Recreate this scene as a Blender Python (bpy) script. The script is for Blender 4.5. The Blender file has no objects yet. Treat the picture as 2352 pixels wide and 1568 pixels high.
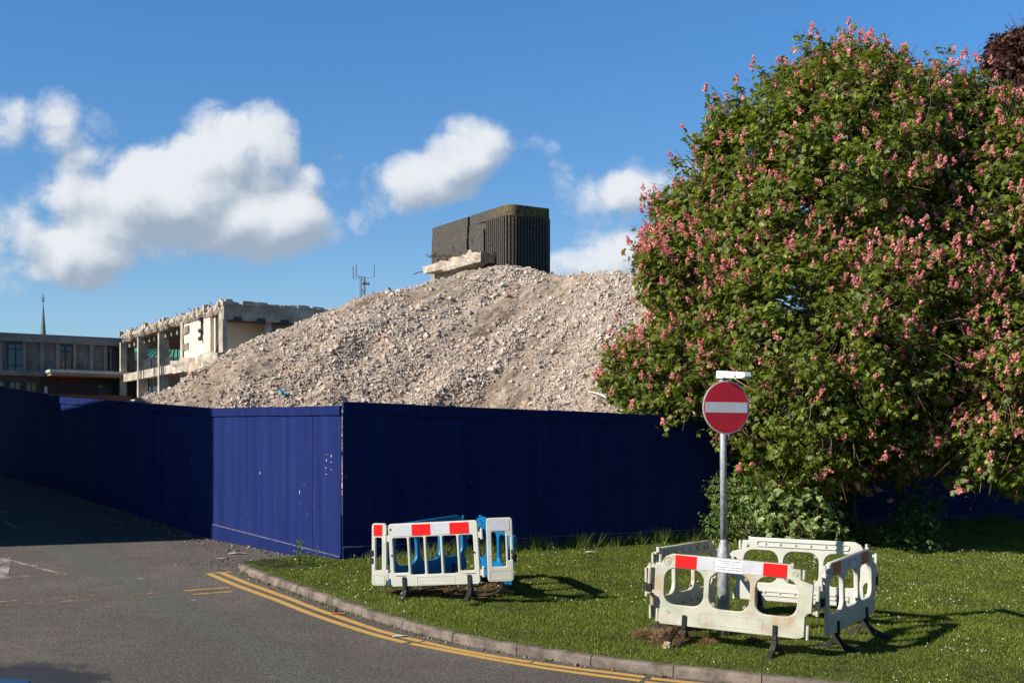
import bpy, bmesh, math, random
import numpy as np
from mathutils import Vector, Matrix, noise as mnoise

scene = bpy.context.scene
COL = scene.collection
random.seed(7)
RNG = np.random.default_rng(11)
PI = math.pi

# ------------------------------------------------------------------ camera
F = 2800.0          # focal length in pixels of a 2352 px wide picture
HX, HY = 1176.0, 1040.0
CZ = 3.062          # camera height
cam = bpy.data.cameras.new("camera")
cam.sensor_width = 36.0
cam.lens = F / 2352.0 * 36.0
cam.shift_y = (HY - 784.0) / 2352.0
cam.clip_end = 5000
camo = bpy.data.objects.new("camera", cam)
camo.location = (0, 0, CZ)
camo.rotation_euler = (PI / 2, 0, 0)
COL.objects.link(camo)
scene.camera = camo

# ------------------------------------------------------------------ sun, exposure
SUN_AZ = math.radians(28.0)      # direction the light travels, from +X towards +Y
SUN_EL = math.radians(33.0)
sd = Vector((math.cos(SUN_AZ) * math.cos(SUN_EL), math.sin(SUN_AZ) * math.cos(SUN_EL), -math.sin(SUN_EL)))
sun = bpy.data.lights.new("sun", 'SUN')
sun.energy = 5.0
sun.angle = math.radians(0.5)
sun.color = (1.0, 0.93, 0.82)
suno = bpy.data.objects.new("sun", sun)
suno.rotation_euler = sd.to_track_quat('-Z', 'Y').to_euler()
suno.location = (-30, -20, 30)
COL.objects.link(suno)
scene.view_settings.view_transform = 'Standard'
scene.view_settings.look = 'None'
scene.view_settings.exposure = 0.48
scene.view_settings.gamma = 1.0
scene.render.engine = 'CYCLES'
scene.cycles.max_bounces = 6
scene.cycles.diffuse_bounces = 3
scene.cycles.transparent_max_bounces = 12
scene.cycles.use_denoising = True

# ------------------------------------------------------------------ node helpers
class NT:
    def __init__(s, tree):
        s.t = tree
    def n(s, typ, **kw):
        nd = s.t.nodes.new(typ)
        for k, v in kw.items():
            setattr(nd, k, v)
        return nd
    def l(s, a, b):
        s.t.links.new(a, b)
    def setin(s, sock, v):
        if isinstance(v, bpy.types.NodeSocket):
            s.l(v, sock)
        else:
            sock.default_value = v
    def math(s, op, a, b=None, c=None, clamp=False):
        m = s.n('ShaderNodeMath', operation=op)
        m.use_clamp = clamp
        s.setin(m.inputs[0], a)
        if b is not None: s.setin(m.inputs[1], b)
        if c is not None: s.setin(m.inputs[2], c)
        return m.outputs[0]
    def vmath(s, op, a, b=None, out=0):
        m = s.n('ShaderNodeVectorMath', operation=op)
        s.setin(m.inputs[0], a)
        if b is not None: s.setin(m.inputs[1], b)
        return m.outputs[out]
    def mix(s, f, a, b, typ='MIX'):
        m = s.n('ShaderNodeMix', data_type='RGBA', blend_type=typ)
        s.setin(m.inputs[0], f)
        s.setin(m.inputs[6], a)
        s.setin(m.inputs[7], b)
        return m.outputs[2]
    def noise(s, vec, scale, detail=4, rough=0.55, dist=0.0):
        m = s.n('ShaderNodeTexNoise')
        if vec is not None: s.l(vec, m.inputs['Vector'])
        m.inputs['Scale'].default_value = scale
        m.inputs['Detail'].default_value = detail
        m.inputs['Roughness'].default_value = rough
        m.inputs['Distortion'].default_value = dist
        return m.outputs[0]
    def ramp(s, f, lo, hi, a=0.0, b=1.0, smooth=True):
        m = s.n('ShaderNodeMapRange')
        m.interpolation_type = 'SMOOTHSTEP' if smooth else 'LINEAR'
        s.setin(m.inputs[0], f)
        m.inputs[1].default_value = lo
        m.inputs[2].default_value = hi
        m.inputs[3].default_value = a
        m.inputs[4].default_value = b
        return m.outputs[0]
    def mapping(s, vec, scale=(1, 1, 1), rot=(0, 0, 0), loc=(0, 0, 0)):
        m = s.n('ShaderNodeMapping')
        s.l(vec, m.inputs[0])
        m.inputs[1].default_value = loc
        m.inputs[2].default_value = rot
        m.inputs[3].default_value = scale
        return m.outputs[0]

def c4(c):
    return (c[0], c[1], c[2], 1.0)

def base_mat(name):
    m = bpy.data.materials.new(name)
    m.use_nodes = True
    nt = NT(m.node_tree)
    b = m.node_tree.nodes['Principled BSDF']
    pos = nt.n('ShaderNodeNewGeometry').outputs['Position']
    return m, nt, b, pos

def simple(name, col, rough=0.6, var=0.15, vscale=6.0, bump=0.0, bscale=60.0, metal=0.0, spec=0.4, stain=None, stain_amt=0.5, stain_scale=2.0, island=0.0, stain_lo=0.52):
    m, nt, b, pos = base_mat(name)
    n1 = nt.noise(pos, vscale, 5, 0.6)
    dark = tuple(x * (1 - var * 1.6) for x in col)
    light = tuple(min(1, x * (1 + var)) for x in col)
    c = nt.mix(nt.ramp(n1, 0.3, 0.7), c4(dark), c4(light))
    if stain is not None:
        n2 = nt.noise(pos, stain_scale, 6, 0.65, 0.4)
        c = nt.mix(nt.ramp(n2, stain_lo, stain_lo + 0.2, 0, stain_amt), c, c4(stain))
    if island > 0:
        r = nt.n('ShaderNodeNewGeometry').outputs['Random Per Island']
        hs = nt.n('ShaderNodeHueSaturation')
        nt.l(nt.ramp(r, 0, 1, 1 - island, 1 + island, False), hs.inputs['Value'])
        nt.l(c, hs.inputs['Color'])
        c = hs.outputs[0]
    nt.l(c, b.inputs['Base Color'])
    b.inputs['Roughness'].default_value = rough
    b.inputs['Metallic'].default_value = metal
    b.inputs['Specular IOR Level'].default_value = spec
    if bump > 0:
        bm = nt.n('ShaderNodeBump')
        bm.inputs['Strength'].default_value = bump
        bm.inputs['Distance'].default_value = 0.02
        nt.l(nt.noise(pos, bscale, 5, 0.65), bm.inputs['Height'])
        nt.l(bm.outputs[0], b.inputs['Normal'])
    return m

# ------------------------------------------------------------------ world: sky with cumulus clouds
def build_world():
    w = bpy.data.worlds.new("World")
    scene.world = w
    w.use_nodes = True
    nt = NT(w.node_tree)
    bg = w.node_tree.nodes['Background']
    sky = nt.n('ShaderNodeTexSky', sky_type='NISHITA')
    sky.sun_disc = False
    sky.sun_elevation = SUN_EL
    sv = -sd
    sky.sun_rotation = math.atan2(sv.x, sv.y)
    sky.altitude = 0
    sky.air_density = 1.0
    sky.dust_density = 0.3
    sky.ozone_density = 2.5
    hs = nt.n('ShaderNodeHueSaturation')
    hs.inputs['Saturation'].default_value = 1.0
    hs.inputs['Value'].default_value = 0.78
    nt.l(sky.outputs[0], hs.inputs['Color'])
    skyc = hs.outputs[0]
    g = nt.n('ShaderNodeTexCoord').outputs['Generated']
    sep = nt.n('ShaderNodeSeparateXYZ')
    nt.l(g, sep.inputs[0])
    y = nt.math('MAXIMUM', sep.outputs[1], 0.05)
    u = nt.math('DIVIDE', sep.outputs[0], y)
    v = nt.math('DIVIDE', sep.outputs[2], y)
    comb = nt.n('ShaderNodeCombineXYZ')
    nt.l(u, comb.inputs[0]); nt.l(v, comb.inputs[1])
    uv = comb.outputs[0]
    blobs = [  # (px, py, rx, ry, strength) of cumulus masses as seen from the site
        (600, 325, 76, 85, 1.6), (485, 342, 74, 95, 1.5), (560, 440, 150, 115, 1.35), (385, 415, 110, 85, 1.3), (645, 530, 110, 70, .9), (170, 600, 80, 60, .9),
        (270, 440, 150, 85, 1.0), (300, 510, 210, 85, 1.05), (570, 510, 170, 80, .95), (215, 590, 75, 75, .9),
        (120, 425, 90, 45, .62), (690, 500, 60, 50, .7), (100, 575, 60, 60, .65), (705, 410, 35, 30, .6),
        (125, 255, 50, 62, .85), (55, 300, 85, 62, .6), (190, 305, 75, 62, .6), (10, 270, 50, 80, .65),
        (20, 525, 62, 75, .95), (10, 640, 70, 40, .85),(150, 345, 60, 40, .6),
        (1080, 335, 82, 66, 1.35), (1000, 395, 95, 68, 1.15), (940, 430, 95, 68, 1.1), (1060, 400, 60, 60, .6),
        (845, 500, 38, 42, .7), (800, 545, 45, 40, .5), (1125, 360, 40, 50, .6), (1235, 345, 60, 36, .42), (1285, 400, 36, 30, .55),
        (1390, 455, 100, 52, .95), (1470, 430, 70, 65, .95), (1425, 575, 120, 60, 1.05), (1330, 612, 95, 35, .8), (1540, 585, 130, 80, 1.0),
        (1620, 420, 120, 60, .8), (770, 400, 60, 45, .45), (2600, 500, 300, 120, 1), (-300, 420, 220, 140, 1)]
    def density(vec, detail):
        acc = None
        for (px, py, rx, ry, st) in blobs:
            cu, cv = (px - HX) / F, (HY - py) / F
            d = nt.n('ShaderNodeVectorMath', operation='SUBTRACT')
            nt.l(vec, d.inputs[0]); d.inputs[1].default_value = (cu, cv, 0)
            mm = nt.n('ShaderNodeVectorMath', operation='MULTIPLY')
            nt.l(d.outputs[0], mm.inputs[0]); mm.inputs[1].default_value = (F / rx / 1.36, F / ry / 1.36, 0)
            ln = nt.vmath('DOT_PRODUCT', mm.outputs[0], mm.outputs[0], out=1)
            # (1 - r^2) clipped
            val = nt.math('MULTIPLY_ADD', ln, -st, st)
            val = nt.math('MAXIMUM', val, 0.0)
            acc = val if acc is None else nt.math('ADD', acc, val)
        raw = acc
        acc = nt.math('SMOOTH_MIN', nt.math('MULTIPLY', acc, 0.80), 1.2, 0.4)
        warp = nt.noise(nt.mapping(vec, loc=(7.3, 2.1, 0)), 16, 3, 0.5)
        wv = nt.n('ShaderNodeCombineXYZ'); wo = nt.math('MULTIPLY', nt.math('SUBTRACT', warp, 0.5), 0.035)
        nt.l(wo, wv.inputs[0]); nt.l(nt.math('MULTIPLY', wo, -0.7), wv.inputs[1])
        vw = nt.vmath('ADD', vec, wv.outputs[0])
        n1 = nt.noise(vw, 9, detail, 0.62, 0.0)
        n2 = nt.noise(nt.mapping(vw, loc=(3.1, 1.7, 0.4)), 42, 8, 0.66, 0.0)
        vor = nt.n('ShaderNodeTexVoronoi'); vor.feature = 'F1'; vor.normalize = True
        nt.l(vw, vor.inputs['Vector']); vor.inputs['Scale'].default_value = 15
        vor.inputs['Detail'].default_value = 4; vor.inputs['Roughness'].default_value = 0.55
        a = nt.math('MULTIPLY', nt.math('SUBTRACT', n1, 0.5), 2.0)
        a = nt.math('MULTIPLY_ADD', nt.math('SUBTRACT', n2, 0.5), 1.0, a)
        a = nt.math('MULTIPLY_ADD', nt.math('SUBTRACT', 0.36, vor.outputs['Distance']), 1.5, a)
        gate = nt.ramp(acc, 0.0, 0.22)
        return nt.math('MULTIPLY', nt.math('ADD', a, acc), gate), a, raw
    d0, det0, acc0 = density(uv, 8)
    offb = nt.vmath('ADD', uv, (-0.008, 0.016, 0))
    _, _, acc1 = density(offb, 1)
    offs = nt.vmath('ADD', uv, (-0.006, 0.013, 0))
    _, det1, _ = density(offs, 6)
    alpha = nt.ramp(d0, 0.20, 1.15)
    lit = nt.math('MULTIPLY_ADD', nt.math('SUBTRACT', acc0, acc1), 0.70, 0.60)
    lit = nt.math('MULTIPLY_ADD', nt.math('SUBTRACT', det0, det1), 0.60, lit)
    litc = nt.ramp(lit, -0.15, 1.25)
    cl = nt.mix(litc, (2.5, 3.1, 3.9, 1), (6.0, 6.2, 6.5, 1))
    tint = nt.mix(nt.ramp(v, 0.02, 0.34, smooth=False), (0.84, 0.97, 1.08, 1), (0.56, 1.04, 1.42, 1))
    skyc = nt.mix(1.0, skyc, tint, 'MULTIPLY')
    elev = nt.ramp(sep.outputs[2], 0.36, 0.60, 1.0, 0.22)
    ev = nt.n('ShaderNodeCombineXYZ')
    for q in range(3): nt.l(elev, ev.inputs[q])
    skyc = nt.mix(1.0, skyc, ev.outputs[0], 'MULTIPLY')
    # the lowest few degrees turn paler
    haze = nt.ramp(v, -0.02, 0.22, 0.45, 0.0)
    skyc2 = nt.mix(haze, skyc, (3.1, 5.0, 6.8, 1))
    above = nt.ramp(sep.outputs[1], 0.06, 0.12)
    alpha = nt.math('MULTIPLY', alpha, above)
    out = nt.mix(nt.math('MULTIPLY', alpha, 0.97), skyc2, cl)
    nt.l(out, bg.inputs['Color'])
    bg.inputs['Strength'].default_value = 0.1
    w.cycles.sampling_method = 'MANUAL'
    w.cycles.sample_map_resolution = 512
build_world()

# ------------------------------------------------------------------ geometry helpers
def gz(X, Y):
    """height of the ground"""
    return 0.06 * np.clip(Y, 9.0, 38.0) - 0.03 * np.clip(X, -18.0, 25.0)

def px2g(x, y, dz=0.0):
    """where the sight line of picture point (x, y) meets the ground"""
    u = (x - HX) / F; v = (y - HY) / F
    # CZ - v*Y = .06Y - .03uY + dz
    Y = (CZ - dz) / (v + 0.06 - 0.03 * u)
    return (u * Y, Y)

def at(x, y, Y):
    return Vector(((x - HX) / F * Y, Y, CZ + (HY - y) / F * Y))

def mesh_obj(name, verts, faces, mat=None, parent=None, smooth=False):
    me = bpy.data.meshes.new(name)
    if isinstance(verts, np.ndarray):
        nv = len(verts)
        k = faces.shape[1]
        me.vertices.add(nv)
        me.vertices.foreach_set('co', verts.astype(np.float32).ravel())
        me.loops.add(faces.size)
        me.loops.foreach_set('vertex_index', faces.astype(np.int32).ravel())
        me.polygons.add(len(faces))
        me.polygons.foreach_set('loop_start', np.arange(0, faces.size, k, dtype=np.int32))
        me.update(calc_edges=True)
        me.shade_flat()
    else:
        me.from_pydata([tuple(v) for v in verts], [], faces)
        me.update()
    if mat is not None:
        me.materials.append(mat)
    if smooth:
        me.polygons.foreach_set('use_smooth', [True] * len(me.polygons))
    o = bpy.data.objects.new(name, me)
    COL.objects.link(o)
    if parent is not None:
        o.parent = parent
    return o

def tag(o, label=None, cat=None, group=None, kind=None):
    if label: o['label'] = label
    if cat: o['category'] = cat
    if group: o['group'] = group
    if kind: o['kind'] = kind
    return o

def empty(name, loc=(0, 0, 0), mtx=None):
    o = bpy.data.objects.new(name, None)
    o.empty_display_size = 0.3
    COL.objects.link(o)
    if mtx is not None: o.matrix_world = mtx
    else: o.location = loc
    return o

class MB:
    def __init__(s):
        s.v = []; s.f = []
    def quad(s, a, b, c, d):
        i = len(s.v); s.v += [a, b, c, d]; s.f.append((i, i + 1, i + 2, i + 3))
    def box8(s, p):
        """p: bottom 4 (ccw) then top 4"""
        i = len(s.v); s.v += [tuple(q) for q in p]
        for f in ((3, 2, 1, 0), (4, 5, 6, 7), (0, 1, 5, 4), (1, 2, 6, 5), (2, 3, 7, 6), (3, 0, 4, 7)):
            s.f.append(tuple(i + k for k in f))
    def box(s, x0, x1, y0, y1, z0, z1):
        s.box8([(x0, y0, z0), (x1, y0, z0), (x1, y1, z0), (x0, y1, z0), (x0, y0, z1), (x1, y0, z1), (x1, y1, z1), (x0, y1, z1)])
    def prism(s, pts, d0, d1, axis='y'):
        """extrude 2D polygon pts between d0, d1 on an axis"""
        n = len(pts); i = len(s.v)
        def P(p, d):
            if axis == 'y': return (p[0], d, p[1])
            if axis == 'x': return (d, p[0], p[1])
            return (p[0], p[1], d)
        s.v += [P(p, d0) for p in pts] + [P(p, d1) for p in pts]
        s.f.append(tuple(range(i, i + n))); s.f.append(tuple(range(i + 2 * n - 1, i + n - 1, -1)))
        for k in range(n):
            k2 = (k + 1) % n
            s.f.append((i + k, i + n + k, i + n + k2, i + k2))
    def tube(s, pts, rads, sides=8, cap=True):
        pts = [Vector(p) for p in pts]
        if not hasattr(rads, '__len__'): rads = [rads] * len(pts)
        i0 = len(s.v)
        up = Vector((0, 0, 1))
        prev = None
        for k, p in enumerate(pts):
            d = (pts[min(k + 1, len(pts) - 1)] - pts[max(k - 1, 0)])
            if d.length < 1e-9: d = Vector((0, 0, 1))
            d.normalize()
            if prev is None:
                a = d.cross(up)
                if a.length < 0.05: a = d.cross(Vector((1, 0, 0)))
            else:
                a = prev - d * prev.dot(d)
                if a.length < 1e-4: a = d.cross(up)
            a.normalize(); prev = a
            b = d.cross(a)
            for j in range(sides):
                t = 2 * PI * j / sides
                s.v.append(tuple(p + (a * math.cos(t) + b * math.sin(t)) * rads[k]))
        for k in range(len(pts) - 1):
            for j in range(sides):
                j2 = (j + 1) % sides
                a0 = i0 + k * sides
                s.f.append((a0 + j, a0 + j2, a0 + sides + j2, a0 + sides + j))
        if cap:
            s.f.append(tuple(i0 + j for j in range(sides - 1, -1, -1)))
            e = i0 + (len(pts) - 1) * sides
            s.f.append(tuple(e + j for j in range(sides)))
    def build(s, name, mat=None, parent=None, smooth=False, bevel=0.0, fixn=True):
        o = mesh_obj(name, s.v, s.f, mat, parent, smooth)
        if fixn or bevel > 0:
            bm = bmesh.new(); bm.from_mesh(o.data)
            if fixn: bmesh.ops.recalc_face_normals(bm, faces=bm.faces)
            if bevel > 0:
                es = [e for e in bm.edges if len(e.link_faces) == 2 and e.calc_face_angle(0) > 0.6]
                bmesh.ops.bevel(bm, geom=es, offset=bevel, segments=2, affect='EDGES', profile=0.6)
            bm.to_mesh(o.data); bm.free()
        return o

def build_split(mb, name, mat=None, parent=None, tol=0.012, **kw):
    """one object per separate piece (pieces that touch stay together)"""
    n = len(mb.v); par = list(range(n))
    def fd(a):
        while par[a] != a: par[a] = par[par[a]]; a = par[a]
        return a
    for f in mb.f:
        for q in f[1:]: par[fd(q)] = fd(f[0])
    comp = {}
    for i in range(n): comp.setdefault(fd(i), []).append(i)
    boxes = [(np.min([mb.v[i] for i in c], axis=0) - tol, np.max([mb.v[i] for i in c], axis=0) + tol, c) for c in comp.values()]
    gp_ = list(range(len(boxes)))
    def f2(a):
        while gp_[a] != a: a = gp_[a]
        return a
    for a in range(len(boxes)):
        for b in range(a + 1, len(boxes)):
            if np.all(boxes[a][0] <= boxes[b][1]) and np.all(boxes[b][0] <= boxes[a][1]): gp_[f2(b)] = f2(a)
    out = {}
    for a in range(len(boxes)): out.setdefault(f2(a), set()).update(boxes[a][2])
    res = []
    for ids in out.values():
        ids = sorted(ids); mp = {o: k for k, o in enumerate(ids)}; m2 = MB()
        m2.v = [mb.v[i] for i in ids]; m2.f = [tuple(mp[q] for q in f) for f in mb.f if f[0] in mp]
        res.append(m2.build(name, mat, parent, **kw))
    return res

def roughen(o, cuts, amp, scale=2.0, amp2=0.0, seed=0.0, zmin=None):
    bm = bmesh.new(); bm.from_mesh(o.data)
    bmesh.ops.remove_doubles(bm, verts=bm.verts, dist=1e-4)
    for it in range(cuts):
        es = [e for e in bm.edges if e.calc_length() > 0.22]
        if not es: break
        bmesh.ops.subdivide_edges(bm, edges=es, cuts=1, use_grid_fill=True)
        bmesh.ops.triangulate(bm, faces=[f for f in bm.faces if len(f.verts) > 4])
    bm.normal_update()
    for v in bm.verts:
        n = mnoise.noise(v.co * scale + Vector((seed, 0, 0)))
        n2 = mnoise.noise(v.co * scale * 3.7 + Vector((0, seed, 0)))
        v.co += v.normal * (n * amp + n2 * (amp2 or amp * 0.5))
    bm.to_mesh(o.data); bm.free()

def text_obj(name, body, size, mat, mtx, parent=None, extrude=0.002, align='CENTER', sx=1.0):
    cu = bpy.data.curves.new(name, 'FONT')
    cu.body = body; cu.size = size; cu.align_x = align; cu.align_y = 'CENTER'; cu.extrude = extrude
    cu.resolution_u = 3
    tmp = bpy.data.objects.new(name, cu)
    COL.objects.link(tmp)
    dg = bpy.context.evaluated_depsgraph_get()
    me = bpy.data.meshes.new_from_object(tmp.evaluated_get(dg))
    bpy.data.objects.remove(tmp)
    me.transform(Matrix.Diagonal((sx, 1, 1, 1)))
    me.materials.clear(); me.materials.append(mat)
    o = bpy.data.objects.new(name, me); COL.objects.link(o)
    if parent is not None:
        o.parent = parent
    o.matrix_local = mtx
    return o

def plate(name, outer, holes, thick, mat, parent=None, bevel=0.006, y0=0.0):
    """flat plate in the local XZ plane with holes and rounded edges"""
    cu = bpy.data.curves.new(name, 'CURVE')
    cu.dimensions = '2D'; cu.fill_mode = 'BOTH'
    cu.extrude = max(thick / 2 - bevel, 0.0005); cu.bevel_depth = bevel; cu.bevel_resolution = 1; cu.offset = -bevel
    for pts in [outer] + list(holes):
        sp = cu.splines.new('POLY')
        sp.points.add(len(pts) - 1)
        for k, p in enumerate(pts): sp.points[k].co = (p[0], p[1], 0, 1)
        sp.use_cyclic_u = True
    tmp = bpy.data.objects.new(name, cu); COL.objects.link(tmp)
    dg = bpy.context.evaluated_depsgraph_get()
    me = bpy.data.meshes.new_from_object(tmp.evaluated_get(dg))
    bpy.data.objects.remove(tmp)
    me.transform(Matrix.Translation((0, y0, 0)) @ Matrix.Rotation(PI / 2, 4, 'X'))
    me.materials.clear(); me.materials.append(mat)
    o = bpy.data.objects.new(name, me); COL.objects.link(o)
    if parent is not None: o.parent = parent
    return o

def rrect(x0, x1, z0, z1, r, n=5):
    pts = []
    for cx, cz, a0 in ((x1 - r, z1 - r, 0), (x0 + r, z1 - r, 90), (x0 + r, z0 + r, 180), (x1 - r, z0 + r, 270)):
        for k in range(n + 1):
            a = math.radians(a0 + 90 * k / n)
            pts.append((cx + r * math.cos(a), cz + r * math.sin(a)))
    return pts

def in_poly(P, poly):
    x, y = P[:, 0], P[:, 1]
    inside = np.zeros(len(P), bool)
    n = len(poly)
    for i in range(n):
        x1, y1 = poly[i]; x2, y2 = poly[(i + 1) % n]
        c = ((y1 > y) != (y2 > y)) & (x < (x2 - x1) * (y - y1) / (y2 - y1 + 1e-12) + x1)
        inside ^= c
    return inside

_lat = np.random.default_rng(5).random((256, 256))
def vnoise(x, y):
    xi = np.floor(x).astype(int); yi = np.floor(y).astype(int)
    fx = x - xi; fy = y - yi
    fx = fx * fx * (3 - 2 * fx); fy = fy * fy * (3 - 2 * fy)
    a = _lat[xi % 256, yi % 256]; b = _lat[(xi + 1) % 256, yi % 256]
    c = _lat[xi % 256, (yi + 1) % 256]; d = _lat[(xi + 1) % 256, (yi + 1) % 256]
    return (a * (1 - fx) + b * fx) * (1 - fy) + (c * (1 - fx) + d * fx) * fy
def fbm(x, y, o=4):
    s = 0; a = 0.5
    for k in range(o):
        s = s + a * vnoise(x * 2 ** k + 13 * k, y * 2 ** k + 7 * k); a *= 0.5
    return s

def unit(v):
    return v / (np.linalg.norm(v, axis=1, keepdims=True) + 1e-9)

# ------------------------------------------------------------------ materials
def asphalt_mat():
    m, nt, b, pos = base_mat('asphalt')
    b.inputs['Sheen Weight'].default_value = 0
    n1 = nt.noise(pos, 0.35, 4, 0.6)
    n2 = nt.noise(pos, 40, 4, 0.75)
    n3 = nt.noise(pos, 2.2, 6, 0.65)
    vor = nt.n('ShaderNodeTexVoronoi'); nt.l(pos, vor.inputs['Vector']); vor.inputs['Scale'].default_value = 48
    c = nt.mix(nt.ramp(n1, 0.35, 0.65), (0.150, 0.132, 0.120, 1), (0.208, 0.185, 0.168, 1))
    c = nt.mix(nt.ramp(n3, 0.35, 0.7, 0, 0.6), c, (0.125, 0.113, 0.105, 1))
    # worn bluish-green stone band (old trench line) running towards the hoarding
    a = px2g(190, 1270); e = px2g(700, 1568)
    dx, dy = e[0] - a[0], e[1] - a[1]; L = math.hypot(dx, dy)
    nx, ny = -dy / L, dx / L
    sub = nt.vmath('SUBTRACT', pos, (a[0], a[1], 0))
    dd = nt.vmath('DOT_PRODUCT', sub, (nx, ny, 0), out=1)
    dd = nt.math('ADD', dd, nt.math('MULTIPLY', nt.math('SUBTRACT', n3, 0.5), 0.9))
    dd = nt.math('ADD', dd, nt.math('MULTIPLY', nt.math('SUBTRACT', n1, 0.5), 0.8))
    band = nt.math('SUBTRACT', 1.0, nt.ramp(nt.math('ABSOLUTE', dd), 0.12, 0.5), clamp=True)
    band = nt.math('MULTIPLY', band, nt.ramp(n2, 0.38, 0.6, 0.35, 1))
    c = nt.mix(nt.math('MULTIPLY', band, 0.75), c, (0.135, 0.155, 0.142, 1))
    # exposed chippings
    chip = nt.ramp(vor.outputs['Distance'], 0.25, 0.0)
    rc = nt.math('GREATER_THAN', nt.noise(pos, 31, 2), 0.52)
    c = nt.mix(nt.math('MULTIPLY', chip, nt.math('MULTIPLY', rc, 0.6)), c, (0.38, 0.35, 0.32, 1))
    c = nt.mix(nt.ramp(n2, 0.42, 0.60, 0.72, 0), c, (0.034, 0.031, 0.029, 1))
    # damp round the puddle
    p = px2g(20, 1560)
    sub = nt.vmath('SUBTRACT', pos, (p[0], p[1], gz(p[0], p[1])))
    sub = nt.vmath('MULTIPLY', sub, (1.0, 1.3, 0))
    r = nt.vmath('LENGTH', sub, out=1)
    r = nt.math('ADD', r, nt.math('MULTIPLY', nt.math('SUBTRACT', n3, 0.5), 1.3))
    wet = nt.ramp(r, 1.05, 0.72)
    c = nt.mix(nt.math('MULTIPLY', wet, 0.75), c, (0.018, 0.017, 0.017, 1))
    nt.l(c, b.inputs['Base Color'])
    nt.l(nt.math('MULTIPLY_ADD', wet, -0.5, 0.92), b.inputs['Roughness'])
    b.inputs['Specular IOR Level'].default_value = 0.25
    bm = nt.n('ShaderNodeBump'); bm.inputs['Strength'].default_value = 0.75; bm.inputs['Distance'].default_value = 0.012
    h = nt.math('ADD', n2, nt.math('MULTIPLY', chip, 0.5))
    nt.l(h, bm.inputs['Height']); nt.l(bm.outputs[0], b.inputs['Normal'])
    return m

def paint_mat(name, col, keep):
    """worn thermoplastic line: keep = share that is left"""
    m, nt, b, pos = base_mat(name)
    n1 = nt.noise(pos, 14, 6, 0.75)
    n2 = nt.noise(pos, 60, 4, 0.7)
    n3 = nt.noise(pos, 3.0, 3, 0.6)
    s = nt.math('ADD', nt.math('MULTIPLY', n1, 0.55), nt.math('MULTIPLY', n2, 0.45))
    s = nt.math('ADD', s, nt.math('MULTIPLY', nt.math('SUBTRACT', n3, 0.5), 0.35))
    mask = nt.ramp(s, 0.5 + (0.5 - keep) * 0.36 - 0.03, 0.5 + (0.5 - keep) * 0.36 + 0.03)
    c = nt.mix(nt.ramp(n2, 0.3, 0.7), c4(tuple(x * 0.72 for x in col)), c4(col))
    nt.l(c, b.inputs['Base Color'])
    b.inputs['Roughness'].default_value = 0.8
    tr = nt.n('ShaderNodeBsdfTransparent'); mx = nt.n('ShaderNodeMixShader')
    nt.l(mask, mx.inputs[0]); nt.l(tr.outputs[0], mx.inputs[1]); nt.l(b.outputs[0], mx.inputs[2])
    nt.l(mx.outputs[0], m.node_tree.nodes['Material Output'].inputs[0])
    return m

def hoarding_mat():
    m, nt, b, pos = base_mat('blue_hoarding_paint')
    v1 = nt.noise(nt.mapping(pos, scale=(9, 9, 0.35)), 1.0, 5, 0.65)
    v2 = nt.noise(nt.mapping(pos, scale=(30, 30, 0.9)), 1.0, 4, 0.6)
    n3 = nt.noise(pos, 1.3, 4, 0.6)
    c = nt.mix(nt.ramp(v1, 0.35, 0.7), (0.0105, 0.021, 0.104, 1), (0.0155, 0.028, 0.120, 1))
    c = nt.mix(nt.ramp(v2, 0.55, 0.85, 0, 0.5), c, (0.044, 0.050, 0.13, 1))
    c = nt.mix(nt.ramp(n3, 0.5, 0.75, 0, 0.35), c, (0.008, 0.016, 0.100, 1))
    # scuffs and scratches
    s = nt.noise(nt.mapping(pos, scale=(22, 22, 5)), 1.0, 2, 0.5)
    c = nt.mix(nt.ramp(s, 0.76, 0.80, 0, 0.7), c, (0.28, 0.29, 0.36, 1))
    r = nt.n('ShaderNodeNewGeometry').outputs['Random Per Island']
    hs = nt.n('ShaderNodeHueSaturation'); nt.l(c, hs.inputs['Color'])
    nt.l(nt.ramp(r, 0, 1, 0.9, 1.1, False), hs.inputs['Value'])
    nt.l(hs.outputs[0], b.inputs['Base Color'])
    b.inputs['Roughness'].default_value = 0.75
    b.inputs['Specular IOR Level'].default_value = 0.06
    bm = nt.n('ShaderNodeBump'); bm.inputs['Strength'].default_value = 0.08; bm.inputs['Distance'].default_value = 0.004
    nt.l(v1, bm.inputs['Height']); nt.l(bm.outputs[0], b.inputs['Normal'])
    return m

def leaf_mat(name, dark, light, trans=0.35, tcol=None, rough=0.45):
    m, nt, b, pos = base_mat(name)
    r = nt.n('ShaderNodeNewGeometry').outputs['Random Per Island']
    n = nt.noise(pos, 1.1, 3, 0.5)
    f = nt.math('ADD', nt.math('MULTIPLY', r, 0.65), nt.math('MULTIPLY', n, 0.4), clamp=True)
    c = nt.mix(nt.ramp(f, 0.15, 0.9, smooth=False), c4(dark), c4(light))
    # a few young yellow-green leaves
    c = nt.mix(nt.math('MULTIPLY', nt.math('GREATER_THAN', r, 0.94), 0.7), c, c4(tuple(x * 1.7 for x in light)))
    nt.l(c, b.inputs['Base Color'])
    b.inputs['Roughness'].default_value = rough
    b.inputs['Specular IOR Level'].default_value = 0.35
    t = nt.n('ShaderNodeBsdfTranslucent')
    tc = tcol or tuple((light[0] * 1.5, light[1] * 1.5, light[2] * 0.7))
    t.inputs[0].default_value = c4(tc)
    mx = nt.n('ShaderNodeMixShader'); mx.inputs[0].default_value = trans
    nt.l(b.outputs[0], mx.inputs[1]); nt.l(t.outputs[0], mx.inputs[2])
    nt.l(mx.outputs[0], m.node_tree.nodes['Material Output'].inputs[0])
    return m

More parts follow.
